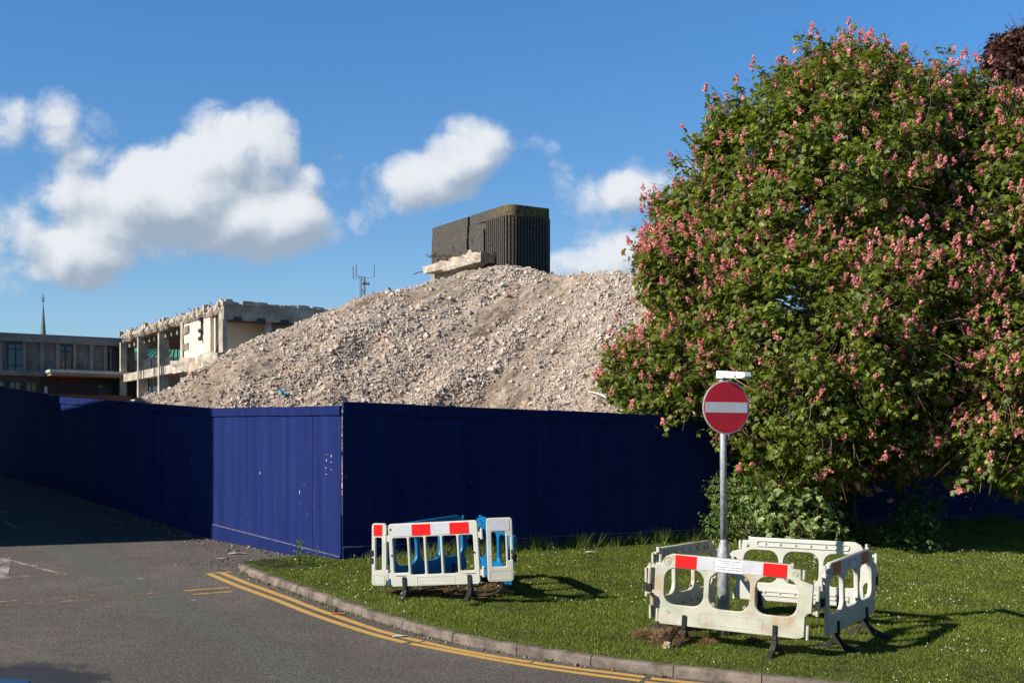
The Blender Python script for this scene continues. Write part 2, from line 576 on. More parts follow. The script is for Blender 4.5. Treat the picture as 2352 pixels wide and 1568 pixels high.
def rubble_mat(name, fines):
    m, nt, b, pos = base_mat(name)
    r = nt.n('ShaderNodeNewGeometry').outputs['Random Per Island']
    n = nt.noise(pos, 3.0, 6, 0.65)
    if fines:
        c = nt.mix(nt.ramp(n, 0.35, 0.65), (0.30, 0.235, 0.175, 1), (0.48, 0.39, 0.305, 1))
        c = nt.mix(nt.ramp(nt.noise(pos, 14, 4, 0.7), 0.45, 0.65, 0, 0.6), c, (0.50, 0.43, 0.36, 1))
        st_ = nt.noise(nt.mapping(nt.mapping(pos, rot=(0, 0, math.radians(30.7))), scale=(1.6, 0.16, 0.16)), 1.0, 5, 0.6)
        c = nt.mix(nt.ramp(st_, 0.50, 0.66, 0, 0.75), c, (0.235, 0.165, 0.11, 1))
        sc, st = 16, 1.0
    else:
        c = nt.mix(nt.ramp(r, 0, 0.9, smooth=False), (0.42, 0.340, 0.280, 1), (0.66, 0.56, 0.48, 1))
        c = nt.mix(nt.math('MULTIPLY', nt.math('GREATER_THAN', r, 0.975), 0.8), c, (0.42, 0.15, 0.085, 1))
        c = nt.mix(nt.math('MULTIPLY', nt.math('LESS_THAN', r, 0.05), 0.6), c, (0.15, 0.15, 0.16, 1))
        c = nt.mix(nt.ramp(n, 0.5, 0.75, 0, 0.4), c, (0.30, 0.23, 0.17, 1))
        sc, st = 30, 0.7
    nt.l(c, b.inputs['Base Color'])
    b.inputs['Roughness'].default_value = 0.95
    b.inputs['Specular IOR Level'].default_value = 0.1
    bm = nt.n('ShaderNodeBump'); bm.inputs['Strength'].default_value = st; bm.inputs['Distance'].default_value = 0.06
    nt.l(nt.noise(pos, sc, 5, 0.7), bm.inputs['Height']); nt.l(bm.outputs[0], b.inputs['Normal'])
    return m

def aggregate_mat():
    """dark exposed aggregate concrete with yellow lichen near the top"""
    m, nt, b, pos = base_mat('dark_aggregate')
    vor = nt.n('ShaderNodeTexVoronoi'); nt.l(pos, vor.inputs['Vector']); vor.inputs['Scale'].default_value = 14
    n = nt.noise(pos, 22, 4, 0.7); n2 = nt.noise(pos, 1.5, 5, 0.6)
    c = nt.mix(nt.ramp(n, 0.38, 0.62), (0.045, 0.040, 0.034, 1), (0.100, 0.090, 0.076, 1))
    sp = nt.math('LESS_THAN', vor.outputs['Distance'], 0.22)
    c = nt.mix(nt.math('MULTIPLY', sp, nt.ramp(n2, 0.4, 0.6, 0.1, 0.6)), c, (0.26, 0.24, 0.20, 1))
    sep = nt.n('ShaderNodeSeparateXYZ'); nt.l(pos, sep.inputs[0])
    top = nt.ramp(sep.outputs[2], TOWER_TOP - 1.6, TOWER_TOP - 0.1)
    ln = nt.noise(pos, 6, 5, 0.75)
    lich = nt.ramp(nt.math('ADD', ln, nt.math('MULTIPLY', top, 0.32)), 0.74, 0.86)
    side = nt.ramp(sep.outputs[0], TOWER_X - 1.7, TOWER_X - 0.2)
    c = nt.mix(nt.math('MULTIPLY', lich, nt.math('MULTIPLY', side, 0.75)), c, (0.24, 0.15, 0.03, 1))
    nt.l(c, b.inputs['Base Color'])
    b.inputs['Roughness'].default_value = 0.9
    b.inputs['Specular IOR Level'].default_value = 0.2
    bm = nt.n('ShaderNodeBump'); bm.inputs['Strength'].default_value = 0.35; bm.inputs['Distance'].default_value = 0.015
    nt.l(n, bm.inputs['Height']); nt.l(bm.outputs[0], b.inputs['Normal'])
    return m

Y_TOWER = 50.0
TOWER_TOP = CZ + (HY - 467) / F * Y_TOWER
TOWER_X = (1165 - HX) / F * Y_TOWER + 0.6

M = {}
M['asphalt'] = asphalt_mat()
M['earth'] = simple('earth', (0.10, 0.075, 0.05), 0.95, 0.3, 3, 0.8, 20, spec=0.1)
M['lawn'] = simple('lawn_soil', (0.045, 0.055, 0.018), 0.95, 0.35, 5, 0.6, 40, spec=0.1)
M['yellow'] = paint_mat('yellow_line_paint', (0.60, 0.36, 0.09), 0.86)
M['yellow_faded'] = paint_mat('faded_yellow_paint', (0.42, 0.27, 0.11), 0.42)
M['yellow_mid'] = paint_mat('worn_yellow_paint', (0.50, 0.31, 0.10), 0.68)
M['white_faded'] = paint_mat('faded_white_paint', (0.50, 0.45, 0.42), 0.45)
M['hoarding'] = hoarding_mat()
M['timber_edge'] = simple('hoarding_edge', (0.13, 0.115, 0.17), 0.8, 0.3, 8)
M['kerb'] = simple('kerb_concrete', (0.215, 0.175, 0.148), 0.92, 0.28, 5, 0.6, 70, spec=0.15, stain=(0.08, 0.065, 0.05), stain_amt=0.7, stain_scale=3.5, island=0.12)
M['barrier_white'] = simple('white_barrier_plastic', (0.56, 0.56, 0.495), 0.42, 0.05, 5, 0.05, 40, stain=(0.50, 0.44, 0.30), stain_amt=0.25, stain_scale=2.5)
M['barrier_dirty'] = simple('stained_barrier_plastic', (0.50, 0.495, 0.40), 0.5, 0.10, 5, 0.08, 40, stain=(0.44, 0.27, 0.12), stain_amt=0.75, stain_scale=3.6, stain_lo=0.47)
M['barrier_blue'] = simple('blue_barrier_plastic', (0.006, 0.155, 0.36), 0.4, 0.1, 5, 0.03, 40)
M['rubber'] = simple('black_rubber', (0.022, 0.021, 0.021), 0.8, 0.3, 14, 0.3, 60, stain=(0.12, 0.095, 0.07), stain_amt=0.6, stain_scale=7)
M['refl_red'] = simple('red_reflective', (0.74, 0.012, 0.010), 0.35, 0.06, 9, 0.05, 90)
M['refl_orange'] = simple('orange_reflective', (0.55, 0.10, 0.02), 0.35, 0.1, 9)
M['refl_white'] = simple('white_reflective', (0.55, 0.56, 0.60), 0.35, 0.05, 12, 0.05, 90, stain=(0.60, 0.58, 0.5), stain_amt=0.4, stain_scale=9)
M['sticker'] = simple('white_sticker', (0.72, 0.72, 0.74), 0.5, 0.03, 8)
M['ink'] = simple('grey_ink', (0.12, 0.11, 0.14), 0.6, 0.05)
M['ink_red'] = simple('red_ink', (0.25, 0.09, 0.12), 0.6, 0.05)
M['steel'] = simple('galvanised_steel', (0.40, 0.415, 0.43), 0.48, 0.2, 18, 0.05, 30, metal=0.2, spec=0.5)
M['sign_red'] = simple('sign_red', (0.82, 0.030, 0.055), 0.35, 0.08, 30)
M['sign_white'] = simple('sign_white', (0.92, 0.93, 0.94), 0.35, 0.03, 10)
M['sign_grey'] = simple('sign_grey', (0.42, 0.43, 0.45), 0.5, 0.05, 10, metal=0.2)
M['lamp_white'] = simple('lamp_housing', (0.66, 0.69, 0.70), 0.4, 0.05, 10)
M['rock'] = rubble_mat('rubble_chunks', False)
M['grit'] = simple('grit', (0.22, 0.185, 0.155), 0.95, 0.35, 9, spec=0.1, island=0.45)
M['fines'] = rubble_mat('rubble_fines', True)
M['tower'] = aggregate_mat()
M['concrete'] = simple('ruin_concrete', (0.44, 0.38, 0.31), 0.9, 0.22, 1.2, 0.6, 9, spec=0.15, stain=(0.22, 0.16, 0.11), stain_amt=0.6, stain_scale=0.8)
M['concrete_light'] = simple('broken_concrete', (0.45, 0.385, 0.31), 0.9, 0.25, 1.4, 0.8, 6, spec=0.1, stain=(0.30, 0.17, 0.10), stain_amt=0.65, stain_scale=1.1)
M['plaster'] = simple('plaster_wall', (0.72, 0.60, 0.46), 0.9, 0.08, 0.8, 0.2, 6, spec=0.1, stain=(0.34, 0.22, 0.15), stain_amt=0.6, stain_scale=0.55)
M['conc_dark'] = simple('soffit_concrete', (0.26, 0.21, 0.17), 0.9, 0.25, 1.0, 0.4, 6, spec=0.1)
M['rust'] = simple('rusty_steel', (0.14, 0.055, 0.028), 0.85, 0.3, 4)
M['dark_metal'] = simple('dark_metal', (0.035, 0.037, 0.045), 0.5, 0.2, 3)
M['pub_panel'] = simple('pebbledash_panel', (0.155, 0.155, 0.150), 0.95, 0.22, 3.0, 0.5, 12, spec=0.1, stain=(0.10, 0.10, 0.10), stain_amt=0.4, stain_scale=0.6)
M['pub_frame'] = simple('pub_concrete', (0.20, 0.195, 0.185), 0.9, 0.12, 1.0, spec=0.1)
M['glass_dark'] = simple('window_glass', (0.02, 0.035, 0.045), 0.08, 0.3, 0.6, spec=0.7)
M['win_frame'] = simple('window_frame', (0.025, 0.028, 0.035), 0.5, 0.1, 3)
M['brick_brown'] = simple('brown_brick', (0.105, 0.062, 0.045), 0.9, 0.25, 7, 0.2, 10, spec=0.1)
M['fascia'] = simple('pub_fascia', (0.022, 0.022, 0.026), 0.7, 0.1, 2)
M['canopy'] = simple('pub_canopy', (0.50, 0.50, 0.50), 0.6, 0.1, 2)
M['canopy_soffit'] = simple('canopy_soffit', (0.28, 0.20, 0.12), 0.8, 0.1, 2)
M['pub_text'] = simple('pub_lettering', (0.30, 0.02, 0.015), 0.5, 0.05)
M['brick_red'] = simple('red_brick', (0.29, 0.135, 0.085), 0.9, 0.2, 6, 0.2, 8, spec=0.1)
M['roof_green'] = simple('green_metal_roof', (0.09, 0.32, 0.21), 0.5, 0.12, 1.2)
M['white_pvc'] = simple('white_window_frame', (0.72, 0.72, 0.72), 0.4, 0.05)
M['spire'] = simple('spire_lead', (0.17, 0.195, 0.18), 0.6, 0.15, 0.5)
M['mast'] = simple('galvanised_mast', (0.13, 0.15, 0.165), 0.5, 0.1, 2, metal=0.3)
M['bark'] = simple('bark', (0.125, 0.095, 0.065), 0.92, 0.35, 9, 1.0, 26, spec=0.1, stain=(0.13, 0.14, 0.07), stain_amt=0.5, stain_scale=2.2)
M['twig'] = simple('twig_bark', (0.21, 0.15, 0.095), 0.9, 0.3, 6, 0.4, 40, spec=0.1, stain=(0.40, 0.28, 0.06), stain_amt=0.5, stain_scale=3)
M['leaf'] = leaf_mat('chestnut_leaf', (0.034, 0.060, 0.008), (0.20, 0.25, 0.027), 0.33)
M['leaf_bush'] = leaf_mat('bush_leaf', (0.06, 0.105, 0.024), (0.18, 0.26, 0.07), 0.3)
M['leaf_pale'] = leaf_mat('maple_leaf', (0.13, 0.19, 0.05), (0.42, 0.49, 0.22), 0.35)
M['leaf_copper'] = leaf_mat('copper_leaf', (0.032, 0.013, 0.011), (0.105, 0.042, 0.030), 0.25, (0.16, 0.04, 0.02))
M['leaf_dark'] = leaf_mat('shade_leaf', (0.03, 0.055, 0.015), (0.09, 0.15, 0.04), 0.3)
M['blossom'] = leaf_mat('pink_blossom', (0.74, 0.22, 0.23), (0.90, 0.50, 0.44), 0.25, (0.8, 0.22, 0.2), 0.7)
M['grass'] = leaf_mat('grass_blade', (0.085, 0.130, 0.014), (0.25, 0.30, 0.034), 0.30)
M['grass_long'] = leaf_mat('long_grass_blade', (0.08, 0.12, 0.025), (0.20, 0.25, 0.07), 0.30)
M['grass_dry'] = leaf_mat('dry_grass_blade', (0.20, 0.125, 0.055), (0.42, 0.27, 0.13), 0.2, (0.4, 0.25, 0.1))
M['daisy'] = simple('daisy_petals', (0.85, 0.85, 0.80), 0.6, 0.03)
M['sod'] = simple('turned_soil', (0.115, 0.072, 0.042), 0.95, 0.45, 16, 1.0, 45, spec=0.1)
M['stone_pale'] = simple('pale_stone', (0.55, 0.42, 0.26), 0.85, 0.3, 10, 0.5, 40)
M['brick_far'] = simple('occluding_brick', (0.24, 0.14, 0.10), 0.9, 0.2, 4, 0.2, 8)
M['blocker_brick'] = simple('dark_blocker_brick', (0.07, 0.045, 0.035), 0.9, 0.2, 4, 0.2, 8)
M['water'] = simple('puddle_water', (0.01, 0.011, 0.012), 0.03, 0.0, 1, spec=0.6)
M['paper'] = simple('paper_scrap', (0.62, 0.62, 0.62), 0.8, 0.05)
M['litter_orange'] = simple('orange_wrapper', (0.6, 0.13, 0.04), 0.5, 0.05)
M['plastic_blue'] = simple('blue_plastic_scrap', (0.02, 0.20, 0.30), 0.5, 0.1)

# ------------------------------------------------------------------ ground, road
def grid_sheet(name, x0, x1, y0, y1, step, dz, mat, zf=gz):
    xs = np.arange(x0, x1 + 1e-6, step); ys = np.arange(y0, y1 + 1e-6, step)
    X, Y = np.meshgrid(xs, ys, indexing='ij')
    V = np.stack([X, Y, zf(X, Y) + dz], -1).reshape(-1, 3)
    nx, ny = len(xs), len(ys)
    i = np.arange((nx - 1) * (ny - 1)); a = (i // (ny - 1)) * ny + i % (ny - 1)
    Fc = np.stack([a, a + ny, a + ny + 1, a + 1], -1)
    return mesh_obj(name, V, Fc, mat)
tag(grid_sheet('ground', -1200, 1200, -600, 1800, 60, -0.35, M['earth'], lambda X, Y: np.where((np.abs(X) < 100) & (Y < 160) & (Y > -60), gz(X, Y) - 1.0, gz(X, Y) - 0.0)), kind='structure')
tag(grid_sheet('road', -120, 120, -70, 170, 1.0, 0.0, M['asphalt']), kind='structure')

# kerb base line (foot of the kerb, roadside) from picture points
KB = [(549.6, 1312), (578, 1325), (614, 1339), (677, 1361), (750, 1387), (823, 1413), (902, 1438), (975, 1459), (1053.6, 1478),
      (1178.4, 1502), (1324.8, 1525), (1497.6, 1548), (1660, 1567), (1850, 1587), (2060, 1606), (2352, 1628), (2700, 1650)]
KP = np.array([px2g(*p) for p in KB])
def resample(P, step):
    seg = np.linalg.norm(np.diff(P, axis=0), axis=1); s = np.concatenate([[0], np.cumsum(seg)])
    n = int(s[-1] / step)
    t = np.linspace(0, s[-1], n + 1)
    return np.stack([np.interp(t, s, P[:, 0]), np.interp(t, s, P[:, 1])], -1), s[-1]
def smooth_line(P, it=3):
    for _ in range(it):
        Q = [P[0]]
        for i in range(len(P) - 1):
            Q.append(P[i] * 0.75 + P[i + 1] * 0.25); Q.append(P[i] * 0.25 + P[i + 1] * 0.75)
        Q.append(P[-1]); P = np.array(Q)
    return P
KS = smooth_line(KP, 2)
K, KLEN = resample(KS, 0.0762)       # 12 steps = one 0.914 m kerb stone
def offset_line(P, d):
    T = np.gradient(P, axis=0); T /= np.linalg.norm(T, axis=1, keepdims=True)
    Nn = np.stack([-T[:, 1], T[:, 0]], -1)    # left of travel (travel runs to the right) = away from the road
    return P + Nn * d
KH = 0.105
def kerb():
    mb = MB()
    prof = [(0.0, -0.05), (0.004, 0.02), (0.012, KH - 0.025), (0.022, KH - 0.006), (0.042, KH), (0.125, KH), (0.125, -0.05)]
    Ls = [offset_line(K, p[0]) for p in prof]
    n = len(K); per = 12; k = 0
    # align a joint with the one seen at picture x = 1178
    tgt = np.array(px2g(1178, 1502)); j0 = int(np.argmin(np.linalg.norm(K - tgt, axis=1))) % per
    starts = list(range(j0 - per, n, per))
    for s in starts:
        a = max(s, 0); e = min(s + per, n - 1)
        if e <= a: continue
        rise = random.uniform(-0.005, 0.005); sh = random.uniform(-0.004, 0.004)
        rings = []
        for i in range(a, e + 1):
            f = 0.0
            ring = []
            for pi, p in enumerate(prof):
                x, y = Ls[pi][i]
                # shrink the ends so that the joint reads
                if i == a: t = 0.07
                elif i == e: t = -0.07
                else: t = 0
                i2 = min(max(i + (1 if t > 0 else -1 if t < 0 else 0), 0), n - 1)
                x += (Ls[pi][i2][0] - x) * abs(t); y += (Ls[pi][i2][1] - y) * abs(t)
                ring.append((x, y + sh, float(gz(x, y)) + p[1] + (rise if p[1] > 0 else 0)))
            rings.append(ring)
        i0 = len(mb.v); m = len(prof)
        for r in rings: mb.v += r
        for q in range(len(rings) - 1):
            for p in range(m - 1):
                mb.f.append((i0 + q * m + p, i0 + (q + 1) * m + p, i0 + (q + 1) * m + p + 1, i0 + q * m + p + 1))
        mb.f.append(tuple(i0 + p for p in range(m)))
        e0 = i0 + (len(rings) - 1) * m
        mb.f.append(tuple(e0 + p for p in range(m - 1, -1, -1)))
    # short return edging from the kerb's end to the hoarding
    a = np.array(px2g(552, 1306)); b = np.array(px2g(706, 1287))
    d = (b - a) / np.linalg.norm(b - a); nn = np.array([-d[1], d[0]])
    pts = []
    for z in (-0.05, 0.07):
        for q in (a, b, b + nn * 0.05, a + nn * 0.05):
            pts.append((q[0], q[1], float(gz(q[0], q[1])) + z))
    mb.box8(pts)
    o = mb.build('kerb', M['kerb'])
    tag(o, kind='structure')
kerb()

# lawn area
WA = np.array(px2g(787, 1297)); WB = np.array(px2g(1500, 1255))
RD = (WB - WA) / np.linalg.norm(WB - WA)                  # direction of the right hoarding
WR = WA + RD * 24.0
lawn_front = offset_line(K, 0.12)
LAWN = [tuple(p) for p in lawn_front[::3]] + [tuple(lawn_front[-1]), (WR[0] + 6, lawn_front[-1][1]), tuple(WR), tuple(WA), px2g(706, 1287), px2g(560, 1302)]
def lawn():
    n = len(LAWN)
    V = [(x, y, float(gz(x, y)) + KH - 0.012) for x, y in LAWN]
    V2 = [(x, y, float(gz(x, y)) - 0.05) for x, y in LAWN]
    Fs = [tuple(range(n))] + [(i, n + i, n + (i + 1) % n, (i + 1) % n) for i in range(n)]
    o = mesh_obj('lawn', V + V2, Fs, M['lawn'])
    bm = bmesh.new(); bm.from_mesh(o.data); bmesh.ops.recalc_face_normals(bm, faces=bm.faces); bm.to_mesh(o.data); bm.free()
    tag(o, kind='structure')
lawn()
LZ = KH - 0.012

# puddle
def puddle():
    c = px2g(0, 1566)
    pts = []
    for k in range(40):
        a = 2 * PI * k / 40
        r = 0.19 * (1 + 0.35 * math.sin(2 * a + 1) + 0.18 * math.sin(5 * a) + 0.12 * math.sin(9 * a + 2))
        pts.append((c[0] - 0.05 + r * 1.2 * math.cos(a), c[1] + r * 0.8 * math.sin(a)))
    zc = float(gz(*c)) + 0.006
    o = mesh_obj('puddle', [(x, y, float(gz(x, y)) + 0.005) for x, y in pts], [tuple(range(40))], M['water'])
    tag(o, kind='structure')
puddle()

# ---- road markings
def ribbon(name, pts, width, mat, dz=0.004, step=0.15, closed_px=True):
    P = np.array([px2g(*p) for p in pts])
    if len(P) > 2: P = smooth_line(P, 2)
    P, _ = resample(P, step) if np.linalg.norm(P[-1] - P[0]) > step * 2 else (P, 0)
    A = offset_line(P, width / 2); B = offset_line(P, -width / 2)
    V = []; Fs = []
    for i in range(len(P)):
        ja = random.uniform(-.006, .006); jb = random.uniform(-.006, .006)
        V.append((A[i][0], A[i][1] + ja, float(gz(*A[i])) + dz)); V.append((B[i][0], B[i][1] + jb, float(gz(*B[i])) + dz))
    for i in range(len(P) - 1):
        Fs.append((2 * i, 2 * i + 1, 2 * i + 3, 2 * i + 2))
    o = mesh_obj(name, V, Fs, mat)
    return tag(o, kind='structure')
def cr7(c): return [((500 + x * .5102) * .9408, (1250 + y * .5102) * .9408) for x, y in c]
outer = cr7([(18, 293), (80, 320), (150, 350), (235, 381), (320, 411), (400, 443), (480, 476), (640, 532), (800, 583), (880, 603), (960, 624)])
outer2 = cr7([(985, 628), (1200, 670), (1350, 699), (1500, 725), (1650, 749), (1800, 770), (1950, 789), (2086, 806)])
inner = cr7([(80, 290), (140, 315), (200, 339), (270, 364), (330, 386), (400, 411), (480, 443), (560, 473), (640, 500), (770, 546), (900, 586), (1035, 618)])
inner2 = cr7([(1045, 620), (1150, 645), (1300, 675), (1430, 697), (1560, 717)])
inner3 = cr7([(1570, 719), (1700, 738), (1850, 757), (2000, 775), (2105, 789)])
outer3 = cr7([(2105, 812), (2350, 840), (2700, 870)]); inner4 = cr7([(2135, 795), (2350, 819), (2700, 850)])
for nm, p in (('outer', outer), ('outer', outer2), ('outer', outer3), ('inner', inner), ('inner', inner2), ('inner', inner3), ('inner', inner4)):
    ribbon('yellow_line', p, 0.105, M['yellow'])
ribbon('yellow_line', cr7([(20, 294), (70, 290), (128, 286)]), 0.10, M['yellow_mid'], 0.005)
def cr6(x, y): return (x * .3102, 1082 + y * .3102)
for a, b, mt in (((1365, 885), (1695, 860), 'yellow_mid'), ((1428, 912), (1730, 890), 'yellow_mid'),
                 ((905, 916), (1190, 900), 'yellow_faded'), ((945, 937), (1240, 925), 'yellow_faded'),
                 ((390, 937), (718, 918), 'yellow_faded'), ((455, 964), (745, 945), 'yellow_faded'),
                 ((-60, 970), (250, 947), 'yellow_faded'), ((-60, 998), (312, 970), 'yellow_faded')):
    pa, pb = cr6(*a), cr6(*b)
    ribbon('yellow_dash', [pa, ((pa[0] + pb[0]) / 2, (pa[1] + pb[1]) / 2), pb], 0.085, M[mt])
ribbon('white_marking', [cr6(20, 785), cr6(120, 778), cr6(215, 772)], 0.17, M['white_faded'], 0.004)
ribbon('white_marking', [cr6(60, 788), cr6(300, 772), cr6(500, 762)], 0.10, M['yellow_faded'], 0.006)
ribbon('white_marking', [cr6(25, 648), cr6(220, 695), cr6(430, 755)], 0.085, M['white_faded'], 0.005)
ribbon('white_marking', [cr6(20, 640), cr6(8, 700), cr6(-10, 800)], 0.25, M['white_faded'], 0.007)
for a, b in (((0, 290), (30, 305)), ((20, 370), (125, 420)), ((45, 540), (150, 555)), ((800, 355), (890, 380)), ((900, 395), (940, 400)), ((990, 425), (1040, 440)),
             ((1080, 385), (1120, 388)), ((1320, 480), (1390, 484)), ((730, 324), (760, 326)), ((640, 205), (665, 206)), ((1020, 795), (1085, 792)), ((1405, 955), (1490, 945)), ((80, 420), (200, 418)), ((990, 355), (1050, 375))):
    pa, pb = cr6(*a), cr6(*b)
    ribbon('white_marking', [pa, ((pa[0] + pb[0]) / 2, (pa[1] + pb[1]) / 2), pb], 0.09, M['white_faded'], 0.005, 0.1)

# ------------------------------------------------------------------ hoarding
L1 = np.array(px2g(490, 1238)); L2 = np.array(px2g(140, 1127)); L3 = np.array(px2g(-60, 1072))
def hoarding(name, label, A, B, topA, topB, joints_t, base_drop, head=0.17, kick=0.16, kickA=None, first=True):
    """boards between plan points A and B; tops given as heights; joints at distances"""
    A = np.array(A); B = np.array(B); L = np.linalg.norm(B - A); d = (B - A) / L
    nrm = np.array([d[1], -d[0]])        # towards the camera side
    if np.dot(nrm, -A) < 0: nrm = -nrm
    root = empty(name, (A[0], A[1], float(gz(A[0], A[1]))))
    inv = root.location.copy()
    def P(t, o, z):
        q = A + d * t + nrm * o
        return (q[0] - inv.x, q[1] - inv.y, z - inv.z)
    top = lambda t: topA + (topB - topA) * t / L
    bot = lambda t: float(gz(*(A + d * t))) + base_drop
    js = [0] + joints_t + [L]
    for a, b in zip(js[:-1], js[1:]):
        mb = MB()
        j = random.uniform(0, 0.006); j2 = random.uniform(0, 0.006)
        n = 6
        g = 0.0025
        for k in range(n):   # slightly bowed sheet
            t0 = a + g + (b - a - 2 * g) * k / n; t1 = a + g + (b - a - 2 * g) * (k + 1) / n
            w0 = 0.006 * math.sin(PI * k / n) * random.choice((1, 1)) + j; w1 = 0.006 * math.sin(PI * (k + 1) / n) + j
            mb.box8([P(t0, w0, bot(t0)), P(t1, w1, bot(t1)), P(t1, w1 - 0.018, bot(t1)), P(t0, w0 - 0.018, bot(t0)),
                     P(t0, w0, top(t0) - 0.01), P(t1, w1, top(t1) - 0.01), P(t1, w1 - 0.018, top(t1) - 0.01), P(t0, w0 - 0.018, top(t0) - 0.01)])
        mb.build('board', M['hoarding'], root, fixn=True)
    # header board in lengths
    hj = [x + 0.0 for x in js]
    for a, b in zip(hj[:-1], hj[1:]):
        mb = MB()
        o = 0.032 + random.uniform(0, 0.004); dz = random.uniform(-0.006, 0.006)
        mb.box8([P(a + .002, o, top(a) - head + dz), P(b - .002, o, top(b) - head + dz), P(b - .002, 0.014, top(b) - head + dz), P(a + .002, 0.014, top(a) - head + dz),
                 P(a + .002, o, top(a) + dz), P(b - .002, o, top(b) + dz), P(b - .002, -0.04, top(b) + dz), P(a + .002, -0.04, top(a) + dz)])
        mb.build('header_board', M['hoarding'], root, bevel=0.003)
    kA = kickA or kick
    mb = MB()
    kt = lambda t: (kA + (kick - kA) * t / L)
    mb.box8([P(0, 0.03, bot(0) + 0.01), P(L, 0.03, bot(L) + 0.01), P(L, 0.0145, bot(L) + 0.01), P(0, 0.0145, bot(0) + 0.01),
             P(0, 0.03, bot(0) + kt(0)), P(L, 0.03, bot(L) + kt(L)), P(L, 0.0145, bot(L) + kt(L)), P(0, 0.0145, bot(0) + kt(0))])
    mb.build('kickboard', M['hoarding'], root, bevel=0.003)
    mb = MB()
    mb.box8([P(0, 0.031, bot(0) + kt(0) + .001), P(L, 0.031, bot(L) + kt(L) + .001), P(L, 0.0142, bot(L) + kt(L) + .001), P(0, 0.0142, bot(0) + kt(0) + .001),
             P(0, 0.028, bot(0) + kt(0) + .009), P(L, 0.028, bot(L) + kt(L) + .009), P(L, 0.0142, bot(L) + kt(L) + .014), P(0, 0.0142, bot(0) + kt(0) + .014)])
    if first: mb.build('light_edge_strip', M['timber_edge'], root)  # pale colour painted in for the light line along the kickboard's top edge
    tag(root, label, 'hoarding', 'blue site hoarding')
    return root, P, top, bot, L
def topz(x, y, A): return CZ + (HY - y) / F * A[1]
def tjoint(A, B, pxs):
    A = np.array(A); B = np.array(B); L = np.linalg.norm(B - A); d = (B - A) / L
    out = []
    for px in pxs:
        u = (px - HX) / F
        out.append((u * A[1] - A[0]) / (d[0] - u * d[1]))
    return out
WAg = WA + np.array([-0.03, 0.01])
hl, PL, _, _, _ = hoarding('site_hoarding', 'sunlit royal blue plywood hoarding beside the road corner, edge of building shadow across it', WAg, L1, topz(787, 931, WA), topz(498, 937, L1),
         tjoint(WAg, L1, [718, 645, 568]), -0.03, 0.15, 0.30, kickA=0.155)
hoarding('site_hoarding', 'shadowed navy blue plywood hoarding receding along the road at the left', L1, L2, topz(498, 937, L1), topz(140, 911, L2),
         tjoint(L1, L2, [436, 354, 286, 232, 185]), -0.03, 0.16, 0.28, first=False)
hoarding('site_hoarding', 'farthest dark blue hoarding at the left edge of the picture', L2, L3, topz(140, 911, L2), topz(-60, 876, L3),
         tjoint(L2, L3, [87, 30]), -0.03, 0.16, 0.28, first=False)
LR = 24.0
WEnd = WA + RD * LR
hr, PR, _, _, _ = hoarding('site_hoarding', 'unlit dark navy hoarding behind the lawn, barriers and tree', WA, WEnd, topz(787, 922, WA),
         topz(787, 922, WA) + (topz(1500, 952, WB) - topz(787, 922, WA)) * LR / np.linalg.norm(WB - WA), tjoint(WA, WEnd, [955, 1113, 1262, 1408, 1548]) + [x for x in np.arange(8.5, 23.5, 1.22)], 0.0, 0.19, 0.28)
# staple scraps on the lit boards
mb = MB()
for (x, y, w, h) in ((752, 1043, 2, 2), (763, 1044, 3, 7), (752, 1054, 3, 6), (763, 1060, 3, 3), (751, 1073, 3, 3), (763, 1077, 2, 3), (752, 1087, 3, 3), (599, 1083, 2, 8), (690, 1125, 2, 12)):
    t = tjoint(WAg, L1, [x])[0]
    Yp = (WAg + (L1 - WAg) / np.linalg.norm(L1 - WAg) * t)[1]
    z = CZ + (HY - y) / F * Yp
    p0 = PL(t, 0.014, z); p1 = PL(t + w / 190, 0.014, z); p2 = PL(t + w / 190, 0.014, z - h / 190); p3 = PL(t, 0.014, z - h / 190)
    b0 = PL(t, 0.012, z); b1 = PL(t + w / 190, 0.012, z); b2 = PL(t + w / 190, 0.012, z - h / 190); b3 = PL(t, 0.012, z - h / 190)
    mb.box8([p3, p2, b2, b3, p0, p1, b1, b0])
build_split(mb, 'paper_remnant', M['paper'], hl, tol=0.001)

